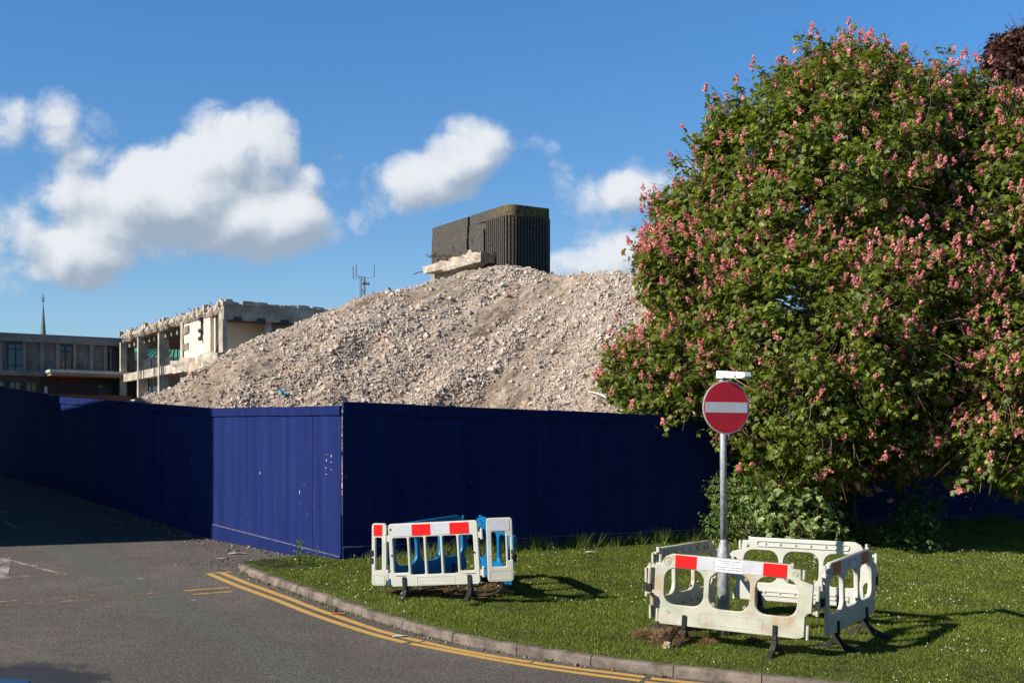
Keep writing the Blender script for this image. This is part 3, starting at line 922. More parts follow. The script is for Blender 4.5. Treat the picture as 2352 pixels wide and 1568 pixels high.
# ------------------------------------------------------------------ off-frame building that throws the long shadow
def shadow_building():
    C = L1 + np.array([0.02, 0.0]) - np.array([math.cos(SUN_AZ), math.sin(SUN_AZ)]) * 11.5
    dB = np.array([-0.226, 0.974]); dB /= np.linalg.norm(dB)
    s2 = np.array([sd.x, sd.y]); sl = -sd.z / np.linalg.norm(s2); s2 = s2 / np.linalg.norm(s2)
    def back(x, y):
        # hoarding point seen at (x,y) -> (distance along facade, height)
        t = tjoint(L1, L2, [x])[0]; q = L1 + (L2 - L1) / np.linalg.norm(L2 - L1) * t
        z = CZ + (HY - y) / F * q[1]
        # q - s2*k = C + dB*w
        A_ = np.array([[s2[0], dB[0]], [s2[1], dB[1]]]); k, w = np.linalg.solve(A_, q - C)
        return w, z + k * sl
    w1, z1 = back(240, 919); w2, z2 = back(140, 941)
    slope = (z2 - z1) / (w2 - w1)
    z0 = z1 - slope * w1
    prof = [(0, -1), (0, z0), (w2, z2), (w2, z2 + 1.6), (w2 + 9, z2 + 1.6), (w2 + 9, -1)]
    root = empty('brick_building', (C[0], C[1], 0))
    mb = MB(); out = np.array([-dB[1], dB[0]]) * 12.0
    n = len(prof); i = 0
    for oo in (0, 1):
        for (w, z) in prof:
            q = dB * w + out * oo
            mb.v.append((q[0], q[1], z))
    mb.f.append(tuple(range(n))); mb.f.append(tuple(range(2 * n - 1, n - 1, -1)))
    for k in range(n):
        mb.f.append((k, n + k, n + (k + 1) % n, (k + 1) % n))
    mb.build('wall', M['brick_far'], root)
    wn = MB()
    for w in np.arange(1.5, w2 + 7, 2.6):
        for z in (2.0, 5.0):
            a = dB * w - out / 12 * 0.04; b = dB * (w + 1.2) - out / 12 * 0.04; c = dB * (w + 1.2) + out / 12 * 0.1; e = dB * w + out / 12 * 0.1
            wn.box8([(a[0], a[1], z), (b[0], b[1], z), (c[0], c[1], z), (e[0], e[1], z), (a[0], a[1], z + 1.4), (b[0], b[1], z + 1.4), (c[0], c[1], z + 1.4), (e[0], e[1], z + 1.4)])
    build_split(wn, 'window', M['glass_dark'], root)
    tag(root, 'brick building out of frame at the left, shading the road', 'building')
shadow_building()
def sky_blockers():
    # unseen dark blocks, added to hold back sky light and deepen the shade
    for (x, y, w, d, h, lab) in ((-2, -16, 40, 10, 8.5, 'added brick block behind the photographer, holding back sky light'), (34, 4, 10, 34, 9.0, 'added brick block out of frame at the right, holding back sky light')):
        root = empty('brick_building', (x, y, 0))
        mb = MB(); mb.box(-w / 2, w / 2, -d / 2, d / 2, -1.5, h); mb.build('wall', M['blocker_brick'], root)
        mb = MB(); mb.box(-w / 2 - .2, w / 2 + .2, -d / 2 - .2, d / 2 + .2, h + .003, h + .3); mb.build('roof', M['conc_dark'], root)
        tag(root, lab, 'building')
sky_blockers()

# ------------------------------------------------------------------ rubble heap
RID = [(60, 1060, 33), (180, 985, 34), (286, 930, 35), (400, 892, 36), (470, 852, 37), (530, 806, 38), (560, 788, 38.5), (620, 771, 39), (680, 748, 40), (780, 702, 41.5), (830, 689, 42),
       (860, 673, 42.5), (920, 669, 43), (1000, 646, 44), (1080, 622, 45), (1130, 611, 45.5), (1190, 609, 45.5), (1230, 628, 45), (1290, 639, 44.5), (1340, 629, 44), (1420, 626, 43.5), (1490, 637, 43),
       (1600, 665, 42.5), (1750, 720, 42), (1950, 800, 42), (2150, 880, 42), (2350, 950, 42), (2600, 1040, 42)]
rp = np.array([[(x - HX) / F * Y, Y, CZ + (HY - y) / F * Y] for x, y, Y in RID])
o_ = np.argsort(rp[:, 0]); rp = rp[o_]
def heap_z(X, Y):
    Yr = np.interp(X, rp[:, 0], rp[:, 1]); Zr = np.interp(X, rp[:, 0], rp[:, 2])
    # soften the profile
    Zr = (Zr * 2 + np.interp(X - .5, rp[:, 0], rp[:, 2]) + np.interp(X + .5, rp[:, 0], rp[:, 2])) / 4
    k = np.where(Y < Yr, 0.60, 0.8)
    dy = np.abs(Y - Yr)
    z = Zr - k * (np.sqrt(dy * dy + 0.6) - 0.775)
    # gullies running down and to the left
    q = X * 0.86 - Y * 0.51
    p = X * 0.51 + Y * 0.86
    fall = np.clip(dy / 3.0, 0, 1)
    z = z + fall * ((fbm(q * 0.75 + 40, p * 0.10 + 9, 3) - 0.45) * 0.7 + (fbm(q * 2.6 + 11, p * 0.5 + 31, 3) - 0.45) * 0.22)
    z = z + (fbm(X * 1.7 + 80, Y * 1.7 + 50, 3) - 0.45) * 0.22
    nL = np.array([(L2 - L1)[1], -(L2 - L1)[0]]); nL = nL / np.linalg.norm(nL)
    dist = (X - L1[0]) * nL[0] + (Y - L1[1]) * nL[1]
    z = np.minimum(z, gz(X, Y) - 0.2 + np.maximum(0, dist - 0.5) * 0.95)
    return z
def rubble():
    step = 0.11
    xs = np.arange(-15.5, 21, step); ys = np.arange(24.5, 52, step)
    X, Y = np.meshgrid(xs, ys, indexing='ij')
    Z = heap_z(X, Y) + (RNG.random(X.shape) - 0.5) * 0.05
    Z = np.maximum(Z, gz(X, Y) - 0.3)
    V = np.stack([X, Y, Z], -1).reshape(-1, 3)
    nx, ny = len(xs), len(ys)
    i = np.arange((nx - 1) * (ny - 1)); a = (i // (ny - 1)) * ny + i % (ny - 1)
    Fc = np.stack([a, a + ny, a + ny + 1, a + 1], -1)
    root = mesh_obj('rubble_heap', V, Fc, M['fines'])
    tag(root, 'tall heap of crushed pale concrete rubble behind the blue hoarding', 'rubble heap')
    # chunks
    n = 400000
    px = RNG.uniform(-14, 20, n); py = RNG.uniform(25, 47.5, n)
    q = px * 0.86 - py * 0.51; p = px * 0.51 + py * 0.86
    dens = fbm(q * 0.75 + 140, p * 0.13 + 19, 4) * 0.8 + fbm(px * 0.5 + 3, py * 0.5 + 8, 3) * 0.45
    dens = (dens - 0.50) * 5.0
    right = np.clip((px - 0.5) / 5.0, 0, 1) * 0.45
    pz = heap_z(px, py)
    keep = (RNG.random(n) < np.clip(dens + right + 0.12, 0.07, 1)) & (pz > gz(px, py)) & (py < np.interp(px, rp[:, 0], rp[:, 1]) + 1.2)
    px, py, pz = px[keep], py[keep], pz[keep]; n = len(px)
    sz = 0.013 + 0.0145 * RNG.exponential(1.0, n); sz = np.clip(sz, 0.014, 0.12) * (1 + 0.35 * np.clip((px - 2) / 5, 0, 1))
    big = RNG.random(n) < 0.006; sz[big] *= 1.6
    sz = np.minimum(sz, 0.19)
    base = np.array([[-1, -1, -1], [1, -1, -1], [1, 1, -1], [-1, 1, -1], [-1, -1, 1], [1, -1, 1], [1, 1, 1], [-1, 1, 1]], float)
    Vv = base[None] * RNG.uniform(0.6, 1.05, (n, 8, 3)) * RNG.uniform(0.5, 1.15, (n, 1, 3))
    ax = unit(RNG.normal(size=(n, 3))); an = RNG.uniform(0, 2 * PI, n)
    c, s = np.cos(an)[:, None, None], np.sin(an)[:, None, None]
    kx = ax[:, None, :]
    Vv = Vv * c + np.cross(np.broadcast_to(kx, Vv.shape), Vv) * s + kx * (Vv * kx).sum(-1, keepdims=True) * (1 - c)
    Vv = Vv * sz[:, None, None] + np.stack([px, py, pz + sz * 0.15], -1)[:, None, :]
    fb = np.array([(3, 2, 1, 0), (4, 5, 6, 7), (0, 1, 5, 4), (1, 2, 6, 5), (2, 3, 7, 6), (3, 0, 4, 7)])
    Ff = (fb[None] + (np.arange(n) * 8)[:, None, None]).reshape(-1, 4)
    ch = mesh_obj('concrete_chunks', Vv.reshape(-1, 3), Ff, M['rock'], root)
    ch['kind'] = 'stuff'
    # scraps
    for (x, y, Y, nm, mt, lab, cat, ln) in ((650, 912, 0, 'plastic_scrap', 'plastic_blue', 'crumpled blue plastic scrap lying low on the rubble heap', 'scrap', 0.2),):
        Yq = 33.0
        for _ in range(60):
            v = at(x, y, Yq); dz = v.z - float(heap_z(np.array([v.x]), np.array([Yq]))[0])
            Yq += dz * 0.5
        v = at(x, y, Yq)
        mb = MB()
        for k in range(5):
            a = v + Vector((random.uniform(-.1, .1), random.uniform(-.1, .05), random.uniform(0, .12)))
            mb.tube([a, a + Vector((random.uniform(-.15, .15), random.uniform(-.1, .1), random.uniform(-.05, .12)))], [0.05, 0.03], 5)
        tag(mb.build(nm, M[mt]), lab, cat)
    def surf(x, y):
        Yq = 36.0
        for _ in range(80):
            v = at(x, y, Yq); dz = v.z - float(heap_z(np.array([v.x]), np.array([Yq]))[0]); Yq += dz * 0.5
        return at(x, y, Yq - 0.1) + Vector((0, 0, 0.06))
    mb = MB(); mb.tube([surf(1352, 903), surf(1375, 913) + Vector((0, 0, .05)), surf(1400, 921)], 0.018, 6)
    tag(mb.build('broken_pipe', M['sign_white']), 'thin white broken pipe lying on the rubble near the tree', 'pipe')
rubble()

# ------------------------------------------------------------------ frames for buildings on the site's grid
D1 = np.array([-0.537, 0.844]); D1 /= np.linalg.norm(D1)
D2 = np.array([0.852, 0.523]); D2 /= np.linalg.norm(D2)
class Fr:
    """local frame: t along dir, o along inward normal; makes boxes in it (world coords relative to origin)"""
    def __init__(s, px, Y, d, inn):
        s.o = np.array([(px - HX) / F * Y, Y]); s.d = np.array(d); s.i = np.array(inn)
    def t(s, px, off=0.0):
        o = s.o + s.i * off
        u = (px - HX) / F
        return (u * o[1] - o[0]) / (s.d[0] - u * s.d[1])
    def xy(s, t, off=0.0):
        return s.o + s.d * t + s.i * off
    def z(s, y, t, off=0.0):
        return CZ + (HY - y) / F * s.xy(t, off)[1]
    def P(s, t, off, z):
        q = s.xy(t, off); return (q[0] - s.o[0], q[1] - s.o[1], z)
    def box(s, mb, t0, t1, o0, o1, z0, z1):
        mb.box8([s.P(t0, o0, z0), s.P(t1, o0, z0), s.P(t1, o1, z0), s.P(t0, o1, z0), s.P(t0, o0, z1), s.P(t1, o0, z1), s.P(t1, o1, z1), s.P(t0, o1, z1)])
    def root(s, name):
        return empty(name, (s.o[0], s.o[1], 0))

# ------------------------------------------------------------------ ribbed tower
def tower():
    fl = Fr(1168, Y_TOWER, D1, D2)       # left face: t back-left, o inwards
    root = fl.root('stair_tower')
    R = 0.45
    Lt = fl.t(990)                        # length of the left face
    Wd = 2.15                             # width of the right face
    zt = TOWER_TOP; zb = 0.0; cap = 0.42
    # plan outline in (t, o): corner at t=0, o=0 rounded
    def outline(ribs, inset=0.0):
        pts = []
        # from far end of the right face back to the corner and along the left face
        pts.append((Lt, Wd - inset)); pts.append((0.0 + R, Wd - inset))
        # right far corner, rounded
        for k in range(1, 7):
            a = PI / 2 * k / 6
            pts.append((R * 0.5 - R * 0.5 * math.sin(a) + inset, Wd - R * 0.5 + R * 0.5 * math.cos(a) - inset))
        # right face from o=Wd-R/2 to o=R
        path = []
        o0 = Wd - R * 0.5
        n = 200
        seg1 = o0 - R; arc = PI / 2 * R; tr = fl.t(1113)  # ribs reach picture x = 1113
        seg2 = tr - R
        tot = seg1 + arc + seg2
        nr = 24
        depth = 0.10
        per = 10
        for k in range(nr * per):
            s_ = tot * k / (nr * per)
            ph = (k % per)
            off = (depth if ph in (6, 7, 8, 9) else 0) if ribs else 0
            off += inset
            if s_ < seg1: path.append((0 + off, o0 - s_))
            elif s_ < seg1 + arc:
                a = (s_ - seg1) / R
                path.append((R - (R - off) * math.cos(a), R - (R - off) * math.sin(a)))
            else: path.append((R + s_ - seg1 - arc, 0 + off))
        pts += path
        ts = fl.t(1078); te = fl.t(1073)
        if ribs is not None:
            pts += [(ts, inset), (ts, 0.35), (te, 0.35), (te, inset)]
        pts.append((Lt - 0.08, inset)); pts.append((Lt, inset + 0.08))
        return pts
    mb = MB()
    def extr(pts, z0, z1):
        n = len(pts); i = len(mb.v)
        for z in (z0, z1):
            for (t, o) in pts: mb.v.append(fl.P(t, o, z))
        for k in range(n):
            mb.f.append((i + k, i + (k + 1) % n, i + n + (k + 1) % n, i + n + k))
        mb.f.append(tuple(i + n + k for k in range(n)))
    extr(outline(True), zb, zt - cap)
    extr(outline(False, 0.03), zt - cap - 0.01, zt)
    mb.build('tower_wall', M['tower'], root)
    # a slightly proud lower lift of the left face (day joint)
    mb = MB()
    ts = fl.t(1078); te = fl.t(1073); tr = fl.t(1113)
    zj = fl.z(562, fl.t(1030))
    fl.box(mb, te + 0.003, Lt - 0.1, -0.03, 0.03, zb, zj)
    fl.box(mb, tr * -1 if False else fl.t(1112), ts - 0.003, -0.03, 0.03, zb, zj + 0.25)
    mb.build('lower_wall_lift', M['tower'], root, bevel=0.008)
    # small openings
    for (x, y) in ((1043, 566), (1086, 550)):
        mb = MB(); t = fl.t(x); z = fl.z(y, t)
        fl.box(mb, t - 0.09, t + 0.09, -0.036, 0.05, z - 0.22, z + 0.02)
        mb.build('vent_opening', M['dark_metal'], root)
    # pale rendered lower wall
    mb = MB(); fl.box(mb, fl.t(1053), Lt - 0.02, -0.05, 0.0, zb, fl.z(613, Lt))
    mb.build('rendered_wall', M['concrete_light'], root)
    # broken concrete slabs sticking out of the wall, toward the left
    def slab(x0, x1, yb, yt, o0, nm, seed):
        t0 = fl.t(x0, o0); t1 = fl.t(x1, o0)
        z0 = fl.z(yb, (t0 + t1) / 2, o0); z1 = fl.z(yt, (t0 + t1) / 2, o0)
        mb = MB(); fl.box(mb, t0, t1, o0, 0.0, z0, z1)
        o = mb.build(nm, M['concrete_light'], root); roughen(o, 4, 0.10, 1.5, 0.09, seed)
        return o
    slab(1104, 1016, 612, 588, -0.75, 'broken_slab', 3)
    slab(1020, 972, 622, 606, -0.62, 'broken_slab', 9)
    # ribs of lighter blocks on slab faces, rebar and loose lumps
    mb = MB()
    for k in range(46):
        t = random.uniform(fl.t(1100), fl.t(995)); z = fl.z(600, t, -.4) + 0.16 + random.uniform(0, .08)
        a = Vector(fl.P(t, random.uniform(-.6, -.1), z)); 
        mb.tube([a, a + Vector((random.uniform(-.3, .3), random.uniform(-.3, .3), random.uniform(-.02, .14)))], 0.014, 5)
    a = Vector(fl.P(Lt + .2, -0.3, fl.z(624, Lt)))
    mb.tube([a, a + Vector((-.25, -.1, -.05)), a + Vector((-.42, -.2, -.16))], 0.02, 5)
    a = Vector(fl.P(fl.t(1053), -0.1, fl.z(612, fl.t(1053))))
    mb.tube([a + Vector((-.12, 0, 0)), a + Vector((-.15, 0, -.25)), a + Vector((0, 0, -.38)), a + Vector((.16, 0, -.25)), a + Vector((.12, 0, 0))], 0.016, 5)
    build_split(mb, 'reinforcement_bars', M['rust'], root)
    mb = MB()
    for k in range(16):
        t = random.uniform(fl.t(1105), fl.t(1085)); o_ = random.uniform(-.6, -.05)
        z = fl.z(590, t, -.4) + random.uniform(-.12, .16); r = random.uniform(.06, .17)
        fl.box(mb, t - r, t + r, o_ - r, o_ + r, z - r, z + r * .8)
    o = mb.build('broken_lump', M['concrete_light'], root); roughen(o, 1, 0.06, 3, 0.05, 4)
    tag(root, 'dark ribbed concrete tower with rounded corner rising behind the rubble', 'tower')
tower()

# ------------------------------------------------------------------ half-demolished frame building
def ruin():
    Y0 = 64.0
    L = Fr(510, Y0, D1, D2); Rr = Fr(510, Y0, D2, D1)
    root = L.root('demolished_building')
    tE = L.t(272)
    top = CZ + (HY - 692) / F * Y0
    bt = top - 0.66
    # roof slab body
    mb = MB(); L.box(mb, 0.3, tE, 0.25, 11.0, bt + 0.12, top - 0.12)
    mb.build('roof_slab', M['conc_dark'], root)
    # joists under the slab
    mb = MB()
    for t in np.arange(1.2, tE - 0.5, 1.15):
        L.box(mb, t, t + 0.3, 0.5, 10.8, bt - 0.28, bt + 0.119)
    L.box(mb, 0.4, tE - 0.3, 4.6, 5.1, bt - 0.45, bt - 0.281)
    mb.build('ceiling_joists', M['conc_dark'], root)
    # broken lobed edge along the left facade
    mb = MB()
    t = 0.0; k = 0
    while t < tE + 0.1:
        w = random.uniform(0.22, 0.5); o = random.uniform(-0.16, 0.12); h0 = bt + 0.12 + random.uniform(-0.09, 0.09); h1 = top + random.uniform(-0.06, 0.02)
        if t > tE - 1.8: o += (1.8 - (tE - t)) ** 2 * 0.25
        pts = [(t + 0.02, 0.6), (t + 0.02, o + 0.12), (t + w * 0.25, o), (t + w * 0.75, o), (t + w - 0.02, o + 0.12), (t + w - 0.02, 0.6)]
        n = len(pts); i = len(mb.v)
        zs = [h0 + 0.15, h0, h0, h0, h0, h0 + 0.15]
        for z_ in (0, 1, 2, 3):
            zz = h0 + (h1 - h0) * z_ / 3
            sh = (0.10, -0.03, 0.0, 0.14)[z_] + random.uniform(-.05, .05)
            for (a, b) in pts: mb.v.append(L.P(a, b + (sh if b < 0.5 else 0), zz))
        for z_ in range(3):
            for q in range(n):
                mb.f.append((i + z_ * n + q, i + z_ * n + (q + 1) % n, i + (z_ + 1) * n + (q + 1) % n, i + (z_ + 1) * n + q))
        mb.f.append(tuple(i + q for q in range(n - 1, -1, -1))); mb.f.append(tuple(i + 3 * n + q for q in range(n)))
        t += w
    o = mb.build('broken_slab_edge', M['concrete_light'], root); roughen(o, 1, 0.04, 2.2, 0.04, 2)
    # ragged debris and weathered felt on top
    mb = MB()
    for k in range(90):
        t = random.uniform(0, tE); o_ = random.uniform(0.1, 0.9); r = random.uniform(.06, .2); z = top + random.uniform(-.1, .05)
        L.box(mb, t - r, t + r, o_ - r, o_ + r, z - r, z + r * .7)
    for k in range(60):
        t = random.uniform(0, Rr.t(752)); o_ = random.uniform(0.0, 0.5); r = random.uniform(.05, .14); z = top + random.uniform(-.12, .0)
        Rr.box(mb, t - r * 3, t + r * 3, o_ - r, o_ + r, z - r, z + r * .7)
    o = mb.build('roof_debris', M['concrete'], root); roughen(o, 1, 0.06, 3, 0.05, 4); o['kind'] = 'stuff'
    # right facade: edge beam, soffit
    tR = Rr.t(800)
    mb = MB(); Rr.box(mb, 0.1, tR, 0.0, 0.35, top - 0.92, top - 0.08)
    o = mb.build('edge_beam', M['concrete'], root); roughen(o, 3, 0.02, 1.2, 0.02, 1)
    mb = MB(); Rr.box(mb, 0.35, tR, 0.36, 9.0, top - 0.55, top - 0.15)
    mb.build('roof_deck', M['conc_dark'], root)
    mb = MB()
    for x in (536, 590, 645, 700):
        t = Rr.t(x); Rr.box(mb, t, t + 0.45, -0.05, 0.3, top - 1.02, top - 0.78)
    build_split(mb, 'bracket_stub', M['dark_metal'], root)
    mb = MB()
    for t in np.arange(1.5, tR, 1.9): Rr.box(mb, t, t + .16, 0.6, 8.5, top - 0.83, top - 0.56)
    build_split(mb, 'services_duct', M['dark_metal'], root)
    # columns
    zg = 0.5
    def col(px, w, dep, z1, off=0.15):
        mb = MB(); t = L.t(px, off); L.box(mb, t - w, t, off, off + dep, zg, z1)
        o = mb.build('column', M['concrete'], root, bevel=0.02)
    col(274.5, 0.26, 0.42, bt + 0.1); col(314.5, 0.30, 0.62, bt + 0.1); col(361.8, 0.30, 0.62, bt + 0.1); col(413.8, 0.42, 0.5, top - 0.2, 0.05)
    # right facade columns
    for x, w in ((512, 0.26), (618, 0.26)):
        mb = MB(); t = Rr.t(x, 0.05); Rr.box(mb, t, t + w, 0.36 if x > 600 else 0.1, 0.75, zg, top - 0.56); mb.build('column', M['concrete'], root, bevel=0.02)
    # floor beams
    z0 = L.z(877, L.t(275)); z1 = L.z(859, L.t(275))
    tB = L.t(400)
    for (a, b) in ((276, 313.8), (317, 361), (364.5, 400)):
        mb = MB(); L.box(mb, L.t(b), L.t(a), 0.22, 0.5, z0, z1)
        o = mb.build('floor_beam', M['concrete'], root, bevel=0.02); roughen(o, 2, 0.02, 2, 0.02, 5)
    mb = MB(); L.box(mb, L.t(394), tE - 0.3, 0.52, 3.0, z0 + 0.25, z1 - 0.05)
    mb.build('floor_slab', M['conc_dark'], root)
    mb = MB(); L.box(mb, L.t(345, 0), tE - 0.2, 0.3, 2.5, zg, L.z(918, L.t(285)))
    mb.build('base_slab', M['concrete_light'], root)
    # blackened balustrade sections
    for (a, b, c) in ((319, 336, 0.62), (338, 358.5, 0.6), (366, 386, 0.5)):
        mb = MB(); L.box(mb, L.t(b), L.t(a), 0.3, 0.36, z1 + 0.02, z1 + c)
        mb.build('balustrade_panel', M['dark_metal'], root)
    mb = MB()
    for x in (333, 357, 379):
        t = L.t(x, 0.2); mb.tube([L.P(t, 0.12, z1 + 0.8), L.P(t, 0.12, z0 - 0.7)], 0.03, 6)
    build_split(mb, 'hanging_cable', M['dark_metal'], root)
    # plaster wall on the left facade
    mb = MB(); ta = L.t(478); tb = L.t(418)
    L.box(mb, ta, tb, 0.12, 0.32, L.z(823, ta), top - 0.62)
    o = mb.build('plaster_wall', M['plaster'], root); roughen(o, 4, 0.03, 1.1, 0.02, 6)
    mb = MB(); L.box(mb, tb - 0.9, tb + .02, 0.06, 0.14, L.z(805, tb), L.z(790, tb)); L.box(mb, tb - 1.0, tb - .1, 0.04, 0.14, L.z(768, tb), L.z(752, tb))
    for o in build_split(mb, 'broken_plaster', M['conc_dark'], root): roughen(o, 2, 0.08, 2, 0.05, 1)
    mb = MB()
    t = L.t(461); mb.tube([L.P(t, 0.05, L.z(733, t)), L.P(t - .1, 0.02, L.z(760, t)), L.P(t + .08, 0.05, L.z(778, t))], 0.06, 6)
    for y in (733, 760, 778): 
        c = Vector(L.P(t, 0.02, L.z(y, t))); mb.tube([c, c + Vector((-.1, -.1, 0))], 0.12, 8)
    mb.build('wall_pipe', M['dark_metal'], root)
    # return wall (unlit) and interior back wall
    rt0 = 0.4; tw = L.t(478)
    mb = MB(); q0 = tw
    L.box(mb, tw - 0.2, tw, 0.33, 6.0, L.z(812, tw), top - 0.6)
    mb.build('return_wall', M['plaster'], root)
    mb = MB(); L.box(mb, tw + 4.0, tw + 4.2, 2.0, 16, zg + 3, top - 0.6)
    mb.build('interior_wall', M['plaster'], root)
    mb = MB(); a = Vector(L.P(tw - .6, .6, top - 1.0)); mb.tube([a, a + Vector((-.6, 0, -2.6))], 0.07, 6)
    a = Vector(Rr.P(Rr.t(570), 3, top - 1.0)); mb.tube([a, a + Vector((.2, 0, -.6)), a + Vector((-.1, 0, -1.2)), a + Vector((.4, 0, -1.9))], 0.05, 6)
    build_split(mb, 'loose_pipe', M['dark_metal'], root)
    # broken first-floor slab in front of the wall
    mb = MB(); ta = L.t(500, -0.3); tb = L.t(395, -0.3)
    zz = L.z(826, L.t(430)); L.box(mb, ta, tb, -0.35, 3.0, zz - 0.75, zz)
    o = mb.build('broken_floor_slab', M['concrete_light'], root); roughen(o, 4, 0.2, 0.9, 0.14, 8)
    mb = MB(); t = L.t(430); L.box(mb, t - 1.0, t + 2.0, 0.6, 3, zg, zz - 1.0); mb.build('lower_wall', M['conc_dark'], root)
    # office partition left standing in the bay
    mb = MB(); ta = Rr.t(626, 0.3); tb = Rr.t(660, 0.3); Rr.box(mb, ta, tb, 0.8, 0.9, L.z(775, 0) - 1.5, Rr.z(745, ta))
    mb.build('partition_panel', M['pub_frame'], root)
    # rebar sticking out
    mb = MB()
    for k in range(26):
        t = random.uniform(0, tE); a = Vector(L.P(t, 0.1, top - 0.1))
        mb.tube([a, a + Vector((random.uniform(-.35, .35), random.uniform(-.2, .2), random.uniform(.1, .3)))], 0.018, 4)
    build_split(mb, 'reinforcement_bars', M['rust'], root)
    tag(root, 'half-demolished concrete frame building with broken roof edge and bare columns', 'building')
ruin()

# ------------------------------------------------------------------ pub
def pub():
    Fp = Fr(100, 80, D2, D1)
    root = Fp.root('pub_building')
    t0 = Fp.t(-160); t1 = Fp.t(312)
    zc = lambda y, x: Fp.z(y, Fp.t(x))
    top = zc(772.5, 130); sill = zc(852, 130); zg = 1.0
    mb = MB(); Fp.box(mb, t0, t1, 0.3, 14, sill - .35, top - 0.45); mb.build('upper_wall', M['pub_panel'], root)
    mb = MB(); Fp.box(mb, t0 - .3, t1 + .3, -0.1, 14.3, top - 0.44, top); Fp.box(mb, t0 - .35, t1 + .35, -0.16, 14.4, top + .002, top + 0.08); mb.build('roof_parapet', M['pub_frame'], root)
    mb = MB(); Fp.box(mb, t0 - .1, t1 + .1, 0.1, 0.299, sill - 0.36, sill - 0.05); mb.build('string_course', M['pub_frame'], root)
    for x in (3, 57, 98, 139 - 5, 173, 212, 247 - 3, 291 - 1):
        mb = MB(); t = Fp.t(x); Fp.box(mb, t - 0.11, t + 0.11, 0.16, 0.298, sill - .049, top - 0.45); mb.build('pilaster', M['pub_frame'], root)
    for (xa, xb) in ((21, 54), (137, 168), (249, 283)):
        ta, tb = Fp.t(xa), Fp.t(xb); zt = top - 0.42 - 0.18; zb_ = sill - 0.04
        mb = MB(); g = 0.05
        zm = zt - (zt - zb_) * 0.19; zl = zb_ + (zt - zb_) * 0.19; tm = ta + (tb - ta) * 0.5
        for (a, b, c, d) in ((ta, tb, zt, zt + .06), (ta, tb, zb_ - .06, zb_), (ta, tb, zm - .03, zm + .03), (ta, tb, zl - .03, zl + .03)): Fp.box(mb, a, b, 0.18, 0.26, c, d)
        for (a, b) in ((ta - .06, ta), (tb, tb + .06), (tm - .04, tm + .04)): Fp.box(mb, a, b, 0.175, 0.262, zb_ - .06, zt + .06)
        fr = mb.build('window', M['win_frame'], root)
        mb = MB(); Fp.box(mb, ta + .001, tb - .001, 0.27, 0.297, zb_, zt); mb.build('pane', M['glass_dark'], fr)
    # ground floor
    tc = Fp.t(95)
    mb = MB(); Fp.box(mb, t0, tc, 0.35, 14, zg, sill - .36); mb.build('brick_wall', M['brick_brown'], root)
    for (xa, xb) in ((-14, 11), (24, 49), (62, 86)):
        ta, tb = Fp.t(xa), Fp.t(xb); zt = zc(877, 40) ; zb_ = zt - 0.8
        mb = MB(); tm = (ta + tb) / 2
        Fp.box(mb, ta, tb, .27, .34, zt, zt + .07); Fp.box(mb, ta, tb, .27, .34, zb_ - .07, zb_)
        for a in (ta, tm, tb): Fp.box(mb, a - .035, a + .035, .265, .342, zb_ - .07, zt + .07)
        fr = mb.build('window', M['win_frame'], root)
        mb = MB(); Fp.box(mb, ta + .04, tb - .04, .31, .349, zb_, zt); mb.build('pane', M['glass_dark'], fr)
    mb = MB(); Fp.box(mb, tc, t1 + 1.0, 0.36, 14, zg, sill - .36); mb.build('shop_front', M['fascia'], root)
    # canopy
    zt = zc(866, 105) + 0.37
    mb = MB(); Fp.box(mb, tc + .2, t1 + 1, -1.6, 0.34, zt - 0.13, zt + 0.06); mb.build('canopy', M['canopy'], root)
    mb = MB(); Fp.box(mb, tc + .3, t1 + .9, -1.5, 0.34, zt - 0.31, zt - 0.135); mb.build('canopy_soffit', M['canopy_soffit'], root)
    for (xa, xb) in ((229, 241), (243, 257), (259, 271), (272.5, 284), (286, 300)):
        ta, tb = Fp.t(xa), Fp.t(xb); za = zc(886, 255); zb_ = zc(905, 255)
        mb = MB(); Fp.box(mb, ta - .05, tb + .05, .29, .35, za, za + .07); Fp.box(mb, ta - .05, tb + .05, .29, .35, zb_ - .07, zb_)
        Fp.box(mb, ta - .06, ta, .285, .355, zb_ - .07, za + .07)
        fr = mb.build('window', M['win_frame'], root)
        mb = MB(); Fp.box(mb, ta, tb, .32, .358, zb_, za); mb.build('pane', M['glass_dark'], fr)
    mb = MB(); Fp.box(mb, Fp.t(96), Fp.t(276), -3.0, -2.9, zg, Fp.z(907, Fp.t(200), -3)); mb.build('terrace_screen', M['brick_brown'], root)
    mb = MB(); Fp.box(mb, Fp.t(104), Fp.t(111), .3, .355, zc(902, 105), zc(887, 105)); mb.build('poster', M['canopy'], root)
    # lettering
    ang = math.atan2(D2[1], D2[0])
    tm = Fp.t(151); q = Fp.P(tm, 0.33, zc(873.5, 151))
    mtx = Matrix.Translation(q) @ Matrix.Rotation(ang, 4, 'Z') @ Matrix.Rotation(PI / 2, 4, 'X')
    text_obj('lettering', 'WETHERSPOON', 0.46, M['pub_text'], mtx, root, 0.02, sx=0.92 * (Fp.t(189) - Fp.t(112)) / 3.6)
    mb = MB(); t = Fp.t(165); Fp.box(mb, t - .3, t + .3, 5, 5.5, top, top + .25); Fp.box(mb, t - .15, t + .15, 5, 5.4, top + .25, top + .5); mb.build('roof_vent', M['pub_frame'], root)
    tag(root, 'grey two storey pub with pebbledash panels and dark ground floor front', 'building')
pub()

